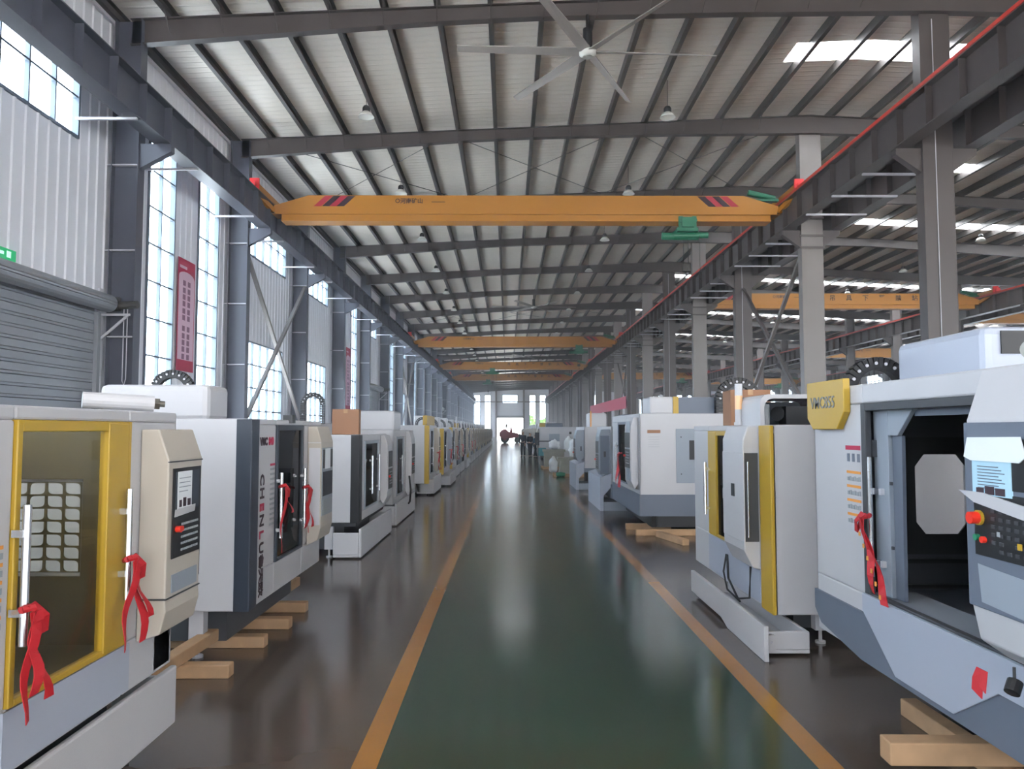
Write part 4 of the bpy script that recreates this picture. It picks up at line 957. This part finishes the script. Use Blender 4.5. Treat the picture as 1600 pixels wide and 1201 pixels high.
# ---- right row, second machine
R2 = machine(2.35, 6.84, 9.7, 1, 'second right machine with two yellow strips and long white chip tray', H=1.94, z0=.27, door=(.72, 1.75, .70, 1.88), doorc='yellow', glassm='darkglass', strip='yellow', stripw=.3, wrap=.012, D=2.1, interior='panelgrey', handles=(.03,), legs=True)
MB().box(-.03, .02, .74, 1.06, .71, 1.87).build('door_post', 'yellow', R2, bevel=.006)
MB().box(.002, .012, .7, 2.5, .3, .69).build('lower_front_sheet', 'bluewhite', R2)
cb = MB().prism([(0.002, 1.93), (.11, 1.93), (.16, 1.80), (.16, .78), (.08, .62), (.002, .60)], 'y', 1.86, 2.52).build('control_box', 'white', R2, bevel=.012)
MB().box(.162, .175, 1.90, 2.58, .86, 1.68).build('panel_flap', 'white', cb, bevel=.004); MB().box(.175, .181, 2.2, 2.30, 1.26, 1.38).build('flap_latch', 'black', cb)
MB().box(.02, .15, 2.52, 2.526, .86, 1.68).build('open_side', 'dkgrey', cb); MB().cyl((.12, 2.54, .9), (.12, 2.54, 1.6), .008, 6).build('side_rod', 'chrome', cb)
MB().box(.002, .10, 1.80, 1.84, .95, 1.55).cyl((.12, 1.8, 1.2), (.12, 1.8, 1.3), .03, 10).build('pendant_bracket', 'keys', cb)
tr = MB().prism([(.80, .06), (.80, .29), (3.31, .29), (3.31, 0.0), (2.25, 0.0), (1.95, .07)], 'x', .21, .25).box(-.19, .21, .85, 3.14, .02, .05).box(-.19, .21, 3.1, 3.14, .05, .20).box(-.19, -.16, .85, 3.1, .05, .2).build('chip_tray', 'white', R2, bevel=.006)
MB().cyl((.14, 3.14, .12), (.14, 3.18, .12), .065, 16).cyl((.14, 3.18, .12), (.14, 3.2, .12), .012, 8).build('drain_cap', 'white', tr)
MB().tube([(.1, 1.75, .62), (.12, 1.85, .4), (.1, 2.1, .25), (.05, 2.3, .3), (.05, 2.35, .6)], .012, 6).tube([(.1, 1.72, .62), (.14, 1.75, .45), (.12, 1.8, .28), (.05, 2.0, .2)], .01, 6).build('cable', 'rubber', R2)
tc = MB(); n = 10; mg = []
x0, x1, z0_, z1_ = -.75, -.02, 1.94, 2.23
for (cx, cz, a0) in ((x0+.06, z1_-.06, PI/2), (x1-.06, z1_-.06, 0)):
    pass
outer = [(x1, z0_), (x1, z1_-.08)] + [(x1-.08+.08*math.cos(a), z1_-.08+.08*math.sin(a)) for a in (PI/6, PI/3)] + [(x1-.08, z1_), (x0+.08, z1_)] + [(x0+.08-.08*math.cos(a), z1_-.08+.08*math.sin(a)) for a in (PI/3, PI/6)] + [(x0, z1_-.08), (x0, z0_)]
inner = [(a+(.04 if a < (x0+x1)/2 else -.04) if True else a, (b-.04 if b > z0_+.05 else b)) for a, b in outer]
k = len(outer)
for i in range(k-1):
    A, B, C_, D_ = outer[i], outer[i+1], inner[i+1], inner[i]
    tc.add([(A[0],1.7,A[1]),(B[0],1.7,B[1]),(C_[0],1.7,C_[1]),(D_[0],1.7,D_[1]),(A[0],2.5,A[1]),(B[0],2.5,B[1]),(C_[0],2.5,C_[1]),(D_[0],2.5,D_[1])], [(0,1,2,3),(4,7,6,5),(0,4,5,1),(3,2,6,7),(0,3,7,4),(1,5,6,2)])
tc.build('tool_magazine_cover', 'white', R2, fix=True)
MB().box(-.7, -.06, 1.7, 1.72, 1.945, 2.18).build('magazine_back', 'panelgrey', R2)
MB().cyl((-.45, 2.1, 2.05), (-.25, 2.3, 2.05), .07, 14).box(-.56, -.3, 2.2, 2.4, 1.945, 2.12).cyl((-.66, 2.2, 1.945), (-.66, 2.2, 2.12), .04, 10).build('magazine_motor', 'black', R2)
MB().cyl((-.14, 2.3, 1.945), (-.14, 2.3, 2.14), .035, 12).build('lubricator', 'keys', R2)
sl = empty('signal_lamp', (2.33+.02, 7.8, 1.942), 0, 'white and amber signal lamp on top of the second right machine', 'signal lamp')
MB().cyl((0,0,0), (0,0,.03), .05, 16).cyl((0,0,.03), (0,0,.16), .038, 16).build('base', 'white', sl, smooth=False)
MB().cyl((0,0,.16), (0,0,.30), .038, 16).build('amber_segment', 'amber', sl); MB().cyl((0,0,.30), (0,0,.42), .038, 16).build('top_segment', 'white', sl)
carton(2.86, 9.2, 1.942, .46, .5, .42, -.1, 'brown cardboard box on top of the second right machine')
# ---- right row, third machine
R3 = machine(2.40, 14.0, 17.6, 1, 'third right machine, big white cabinet with slate skirt standing on timbers', H=2.19, z0=.33, door=(.9, 2.1, .8, 2.05), doorc='slate', glassm='darkglass', D=2.6, legs=False, skirt=(.72, 'slate'), interior='black', ctrl=(2.75, 3.45, .14, .8, 2.12), ctrlc='white', handles=(.1,), body='white')
MB().prism([(2.95, 2.05), (3.4, 2.05), (3.4, .95), (2.95, .95)], 'x', .141, .15).build('cabinet_side_face', 'panelgrey', R3)
MB().box(-1.05, -.66, 3.6, 3.615, .93, 1.91).build('side_window', 'panelgrey', R3, bevel=.004); MB().box(-1.05, -.90, 3.615, 3.62, 1.35, 1.7).box(-.76, -.74, 3.615, 3.62, 1.75, 1.77).box(-.76, -.74, 3.615, 3.62, 1.08, 1.10).build('window_latch', 'black', R3)
MB().box(-.38, -.14, 3.6, 3.604, 1.83, 1.89).build('yellow_label', 'card', R3)
im = MB()
for j in range(5): im.box(-.36, -.16, 3.6, 3.603, 1.76-.045*j, 1.765-.045*j)
im.build('label_text', 'keys', R3)
MB().box(-2.2, -.3, 3.5, 3.59, .14, .33).build('black_base', 'black', R3)  # black base under the near side
MB().box(-.75, -.3, 2.2, 3.0, 2.19, 2.52).build('column_cover', 'white', R3, bevel=.03); MB().box(-.85, -.75, 2.2, 3.0, 2.19, 2.52).build('yellow_band', 'yellow', R3)
MB().box(-1.6, -.85, 2.2, 3.0, 2.19, 2.51).build('motor_box', 'slate', R3); chain_arc((-1.95, 3.1, 2.45, .35, .3), R3)
ribbon(2.22, 15.2, 1.42, 1, [(.0, -.1, .65), (.05, .05, .6)], 'red ribbon on the third right machine', .13)
g = 'pine timbers under the third right machine'
timber(((2.25, 14.75, 0), (3.1, 14.75, 0)), .12, .11, 'short pine timber under the front corner of the third right machine', g)
timber(((2.30, 13.9, 0), (3.6, 13.9, 0)), .1, .11, 'long pine timber across the near side of the third right machine', g)
timber(((2.68, 13.75, 0), (2.92, 12.7, 0)), .12, .1, 'pine timber lying out from the near side of the third right machine', g)
# ---- fourth and fifth
R4 = machine(2.42, 18.0, 20.9, 1, 'fourth right machine, white and slate with dark side hatch', H=1.97, z0=.3, door=(.6, 1.5, .75, 1.85), doorc='slate', glassm='darkglass', D=2.3, legs=False, skirt=(.62, 'slate'), tray=(.2, 2.85, .24, .0, .78), plate=True, ctrl=(2.1, 2.75, .27, .8, 1.9), ctrlc='panelgrey', interior='black', handles=(.1,), head=(-1.9, -.5, .3, 1.3, 2.28, 'slate'))
MB().box(.03, .24, 2.751, 2.76, .85, 1.75).build('side_hatch', 'slate', R4); MB().box(.11, .16, 2.76, 2.765, 1.25, 1.38).build('hatch_latch', 'black', R4)
R5 = machine(2.42, 24.3, 27.2, 1, 'fifth right machine, white with slate base and black latch', H=1.98, z0=.55, door=(.6, 1.5, .85, 1.85), doorc='white', glassm='darkglass', D=2.3, legs=False, skirt=(.68, 'slate'), tray=(.2, 2.88, .24, .0, .80), plate=True, ctrl=(2.1, 2.8, .27, .9, 1.88), ctrlc='panelgrey', interior='black', handles=(.1,), head=(-.9, -.3, .5, 1.4, 2.45, 'white'))
MB().box(.08, .12, 2.801, 2.81, 1.22, 1.36).build('hatch_latch', 'black', R5); MB().box(-.32, -.28, 2.0, 2.05, 1.98, 2.5).build('marker_post', 'gold', R5)
R7 = machine(1.98, 48.0, 52.5, 1, 'wide white machine with grey side windows beyond the wrapped castings', H=2.05, z0=.3, door=(.9, 2.1, .8, 1.9), doorc='panelgrey', glassm='darkglass', D=2.35, legs=False, ctrl=(3.4, 4.2, .15, .6, 1.95), head=(-1.6, -.5, 1.2, 2.4, 2.3, 'slate'), interior='black')
MB().box(-1.25, -.6, 4.5, 4.512, .78, 1.62).build('side_window', 'panelgrey', R7); MB().box(-2.0, -1.85, 4.5, 4.512, 1.6, 1.75).build('side_knob', 'black', R7)
MB().box(-.1, .28, 4.2, 4.212, .9, 1.7).build('front_window', 'dkgrey', R7)
tag(MB().box(2.1, 2.9, 51, 51.6, 2.05, 2.32).build('yellow_crate', 'yellow'), 'yellow box on top of the wide white machine far down the right row', 'box')
g = 'machines far down the right row'
Y = 57.0
for i, kind in enumerate('cbacbcabcbcabcb'):
    far_machine(kind, 2.05, Y, 1, '%s in the right row, %s from the camera' % (names[kind], ORD[i+6]), g); Y += 3.6
# second rank of machines behind the right row, seen over the first rank
for i, (xx, yy) in enumerate(((6.6, 24), (6.6, 29), (6.6, 34.5), (6.6, 40))):
    far_machine('cabc'[i], xx, yy, 1, 'machine of the second rank behind the right row, %s from the camera' % ORD[i], 'machines of the second rank on the right')

# ---- wrapped castings on pallets, cart and desk
def pallet(x, y, w, d, rz, label):
    m = MB()
    for i in range(3): m.box(-w/2, w/2, -d/2+i*(d-.1)/2, -d/2+i*(d-.1)/2+.1, 0, .09)
    for i in range(6): m.box(-w/2+i*(w-.11)/5, -w/2+i*(w-.11)/5+.11, -d/2, d/2, .09, .115)
    o = m.build('pallet', 'wood'); at(o, x, y, 0, rz); tag(o, label, 'pallet', 'pallets under the wrapped castings'); return o
def lump(name, x, y, z, w, d, h, mt, label, cat, grp, seed, rz=0):
    bm = bmesh.new(); bmesh.ops.create_icosphere(bm, subdivisions=3, radius=1); rnd = random.Random(seed)
    ph = [rnd.uniform(0, 6) for _ in range(6)]
    for v in bm.verts:
        c = v.co; mxx = max(abs(c.x), abs(c.y), abs(c.z)); c = c.lerp(c/mxx, .55)
        k = 1+.09*math.sin(5*c.x+ph[0])*math.sin(4*c.y+ph[1])+.08*math.sin(7*c.z+ph[2])
        v.co = Vector((c.x*w/2*k, c.y*d/2*k, max(0, (c.z+1)*h/2*k*(1-.18*abs(c.x)))))
    me = bpy.data.meshes.new(name); bm.to_mesh(me); bm.free(); me.materials.append(M[mt]); me.polygons.foreach_set('use_smooth', [True]*len(me.polygons))
    o = bpy.data.objects.new(name, me); COL.objects.link(o); o.location = (x, y, z); o.rotation_euler = (0,0,rz); return tag(o, label, cat, grp)
g = 'castings wrapped in white plastic'
pallet(2.62, 31.6, 1.5, 1.1, 0, 'pallet under the nearest wrapped casting'); pallet(2.5, 37.4, 1.7, 1.2, .05, 'pallet under the farther wrapped castings')
bx = MB().prism([(-.55, 0), (-.48, .5), (-.6, .62), (.6, .62), (.48, .5), (.55, 0)], 'y', -.42, .42).box(-.62, .62, -.46, .46, .56, .64).build('machine_casting', 'sack'); at(bx, 2.65, 31.6, .116); tag(bx, 'grey machine casting on the nearest pallet', 'casting', 'bare castings on pallets')
bx = MB().box(-.5, .45, -.4, .4, 0, .8).box(-.56, .5, -.45, .45, .7, .82).build('machine_casting', 'sack'); at(bx, 2.25, 37.2, .116); tag(bx, 'grey machine casting on the farther pallet', 'casting', 'bare castings on pallets')
lump('wrapped_casting', 2.85, 31.6, .757, .7, .6, .75, 'wrap', 'white plastic wrapped part standing on the nearest casting', 'wrapped casting', g, 3)
lump('wrapped_casting', 2.25, 37.2, .94, .5, .5, .5, 'wrap', 'white plastic wrapped part standing on the farther casting', 'wrapped casting', g, 5)
lump('wrapped_casting', 2.95, 37.3, .116, .55, .6, 1.35, 'wrap', 'tall white wrapped part at the right end of the farther pallet', 'wrapped casting', g, 8)
lump('wrapped_casting', 1.98, 33.6, 0, .35, .4, .75, 'wrap', 'white wrapped sack standing on the floor by the yellow line', 'wrapped casting', g, 11)
lump('green_sack', 2.12, 30.9, 0, .35, .3, .22, 'green', 'small dark green sack on the floor in front of the nearest pallet', 'sack', None, 12)
ct = empty('tool_cart', (2.05, 45.5, 0), 0, 'teal tool cart with a dark work top beside the three people', 'cart')
MB().box(-.3, .7, -.35, .35, 1.17, 1.23).build('work_top', 'dkgrey', ct); MB().box(-.25, .2, -.3, .3, .35, .8).build('tray_box', 'teal', ct)
for xx in (-.27, .67):
    for yy in (-.31, .31): MB().box(xx-.02, xx+.02, yy-.02, yy+.02, 0, 1.17).build('leg', 'dkgrey', ct)
# ---- red vehicle standing before the far doorway
vh = empty('red_tractor', (.15, 108, 0), 0, 'small red tractor standing across the far end of the aisle', 'tractor')
MB().prism([(-1.0,.6),(-1.35,1.05),(-1.3,1.5),(-.95,1.85),(-.45,1.95),(-.1,1.65),(.3,1.45),(.9,1.45),(1.35,1.3),(1.4,.8),(.3,.65)], 'y', -.68, .68).build('hood_and_body', 'vehred', vh, bevel=.06)
MB().cyl((-.35,-.3,1.3), (-.35,-.3,2.75), .07, 10).cyl((-.35,-.3,2.2), (-.35,-.3,2.6), .13, 10).build('exhaust_stack', 'iron', vh)
for yy in (-.62, .38):
    w = MB().cyl((-.55, yy, .62), (-.55, yy+.24, .62), .62, 24).build('rear_wheel', 'rubber', vh); MB().cyl((-.55, yy-.01, .62), (-.55, yy+.25, .62), .3, 16).build('rim', 'vehred', w)
for yy in (-.55, .4):
    w = MB().cyl((1.15, yy, .4), (1.15, yy+.16, .4), .4, 20).build('front_wheel', 'rubber', vh); MB().cyl((1.15, yy-.01, .4), (1.15, yy+.17, .4), .18, 14).build('rim', 'iron', w)
MB().prism([(.1,1.35),(.2,2.0),(.32,2.3),(.42,2.1),(.55,1.35)], 'y', -.25, .25).build('seat_back', 'vehred', vh); MB().cyl((.55,0,1.3),(.45,0,1.75), .025, 8).build('steering_column', 'iron', vh)
MB().box(1.45, 1.6, -.1, .1, .9, 2.6).box(1.3, 1.75, -.12, .12, .55, 1.2).build('front_mast', 'iron', vh)

# ---- people ------------------------------------------------------
def skinmesh(name, joints, edges, mt, parent, sub=2, root=0):
    me = bpy.data.meshes.new(name); me.from_pydata([j[:3] for j in joints], edges, []); o = bpy.data.objects.new(name, me); COL.objects.link(o)
    sk = o.modifiers.new('skin', 'SKIN'); sk.use_smooth_shade = True
    lay = me.skin_vertices[0] if me.skin_vertices else None
    if lay is None:
        bm = bmesh.new(); bm.from_mesh(me); bm.verts.layers.skin.verify(); bm.to_mesh(me); bm.free(); lay = me.skin_vertices[0]
    for i, j in enumerate(joints): lay.data[i].radius = (j[3], j[4] if len(j) > 4 else j[3]); lay.data[i].use_root = (i == root)
    sb = o.modifiers.new('sub', 'SUBSURF'); sb.levels = sub; sb.render_levels = sub
    dg = bpy.context.evaluated_depsgraph_get(); dg.update(); m2 = bpy.data.meshes.new_from_object(o.evaluated_get(dg)); bpy.data.objects.remove(o)
    m2.materials.clear(); m2.materials.append(M[mt]); m2.name = name
    q = bpy.data.objects.new(name, m2); COL.objects.link(q); q.parent = parent; return q
def person(x, y, h, rz, label, shirt, arm_l, arm_r, stride=.0):
    r = empty('person', (x, y, 0), rz, label, 'person', 'people standing in the aisle'); k = h/1.75; s = stride
    hip = [(-.09, 0, .92), (.09, 0, .92)]; knee = [(-.10, -s*.5-.01, .50), (.10, s*.5-.01, .50)]; ank = [(-.10, -s+.02, .09), (.11, s+.02, .09)]
    J = [(0,0,.98,.13,.10),(0,0,1.15,.125,.09),(0,0,1.34,.15,.10),(0,0,1.46,.07,.06),(0,-.005,1.52,.05,.05),(0,-.015,1.60,.07,.085),(0,-.01,1.69,.07,.08)]
    E = [(0,1),(1,2),(2,3),(3,4),(4,5),(5,6)]
    def chain(pts, a): 
        p = a
        for q in pts: J.append(q); E.append((p, len(J)-1)); p = len(J)-1
        return p
    for i in (0, 1): chain([(*hip[i], .095), (*knee[i], .062), (*ank[i], .036)], 0)
    hands = []
    for sx, arm in ((-1, arm_l), (1, arm_r)):
        sh = (sx*.175, 0, 1.40); el = (sx*.22+arm[0][0], arm[0][1], 1.13+arm[0][2]); wr = (sx*.23+arm[1][0], arm[1][1], .90+arm[1][2])
        e = chain([(*sh, .055), (*el, .042), (*wr, .028)], 2); dv = (Vector(wr)-Vector(el)).normalized(); pm = Vector(wr)+dv*.08
        e2 = chain([(*pm, .034, .018)], e); fs_ = []
        for f in range(4):
            b = pm + Vector((0, (f-1.5)*.02, 0)) + dv*.02; chain([(*(b+dv*.05), .0085), (*(b+dv*(.08+.01*(1.5-abs(f-1.5)))), .0075)], e2)
        chain([(*(Vector(wr)+dv*.05+Vector((0,-.045,0))), .0095), (*(Vector(wr)+dv*.085+Vector((0,-.055,0))), .008)], e)
        hands.append((sh, el, wr))
    J = [tuple(v*k for v in j) for j in J]
    skinmesh('body', J, E, 'skin', r)
    T = [(0,0,.95,.15,.115),(0,0,1.15,.145,.11),(0,0,1.34,.17,.118),(0,0,1.44,.10,.08)]; TE = [(0,1),(1,2),(2,3)]
    for sh, el, wr in hands:
        b = len(T); T += [(*sh, .072), (*el, .056), (*(Vector(wr)*.92+Vector(el)*.08), .044)]; TE += [(2, b), (b, b+1), (b+1, b+2)]
    skinmesh('jacket', [tuple(v*k for v in j) for j in T], TE, shirt, r)
    Q = [(0,0,.98,.15,.12)]; QE = []
    for i in (0, 1):
        b = len(Q); Q += [(*hip[i], .11), (*knee[i], .08), (ank[i][0], ank[i][1], .12, .065)]; QE += [(0, b), (b, b+1), (b+1, b+2)]
    skinmesh('trousers', [tuple(v*k for v in j) for j in Q], QE, 'cloth_dark', r)
    for i in (0, 1): skinmesh('shoe', [tuple(v*k for v in j) for j in [(ank[i][0], ank[i][1]+.03, .05, .055, .055), (ank[i][0], ank[i][1]-.08, .045, .055, .05), (ank[i][0], ank[i][1]-.17, .036, .045, .035)]], [(0,1),(1,2)], 'shoe', r, 1)
    skinmesh('hair', [tuple(v*k for v in j) for j in [(0,.03,1.62,.075,.06),(0,.012,1.70,.082,.075)]], [(0,1)], 'hair', r)
    f = MB(); c = Vector((0, -.11, 1.625))*k
    for sx in (-1, 1): f.cyl(c+Vector((sx*.03, .01, .01)), c+Vector((sx*.03, .0, .01)), .009, 8)
    f.box(-.022, .022, c.y+.005, c.y+.015, c.z-.055, c.z-.048); f.build('eyes_and_mouth', 'hair', r)
    MB().prism([(c.y-.018, c.z-.02), (c.y+.01, c.z-.022), (c.y+.01, c.z+.015)], 'x', -.011, .011).build('nose', 'skin', r)
    return r
person(1.03, 52.2, 1.80, -.4, 'tallest person, dark work clothes, standing nearest the aisle middle', 'cloth_dark', ((0,-.02,0),(0,-.05,0)), ((0,-.05,0),(-.02,-.14,.02)))
person(1.50, 52.0, 1.70, .5, 'person in dark clothes standing in the middle of the three', 'cloth_dark', ((0,0,0),(.05,-.18,.18)), ((0,-.04,0),(0,-.1,0)), .08)
person(1.83, 51.2, 1.58, 1.0, 'person in teal work clothes leaning towards the tool cart', 'cloth_blue', ((0,-.08,.02),(.02,-.28,.12)), ((0,-.08,.02),(0,-.28,.14)), .16)

# ------------------------------------------------------------------ thin haze volume added in the hall for veiling glare, lifts distant darks
hm = bpy.data.materials.new('veiling_haze'); hm.use_nodes = True; nt = hm.node_tree; nt.nodes.clear()
o_ = nt.nodes.new('ShaderNodeOutputMaterial'); vs_ = nt.nodes.new('ShaderNodeVolumeScatter')
vs_.inputs['Color'].default_value = (.96, .96, 1, 1); vs_.inputs['Density'].default_value = .0026; vs_.inputs['Anisotropy'].default_value = .35
nt.links.new(vs_.outputs[0], o_.inputs['Volume']); M['haze'] = hm
hz = MB().box(XWL+.01, XWR-.01, YBK+.01, YEND-.01, .01, 10.6).build('air_haze', 'haze'); struct(hz)
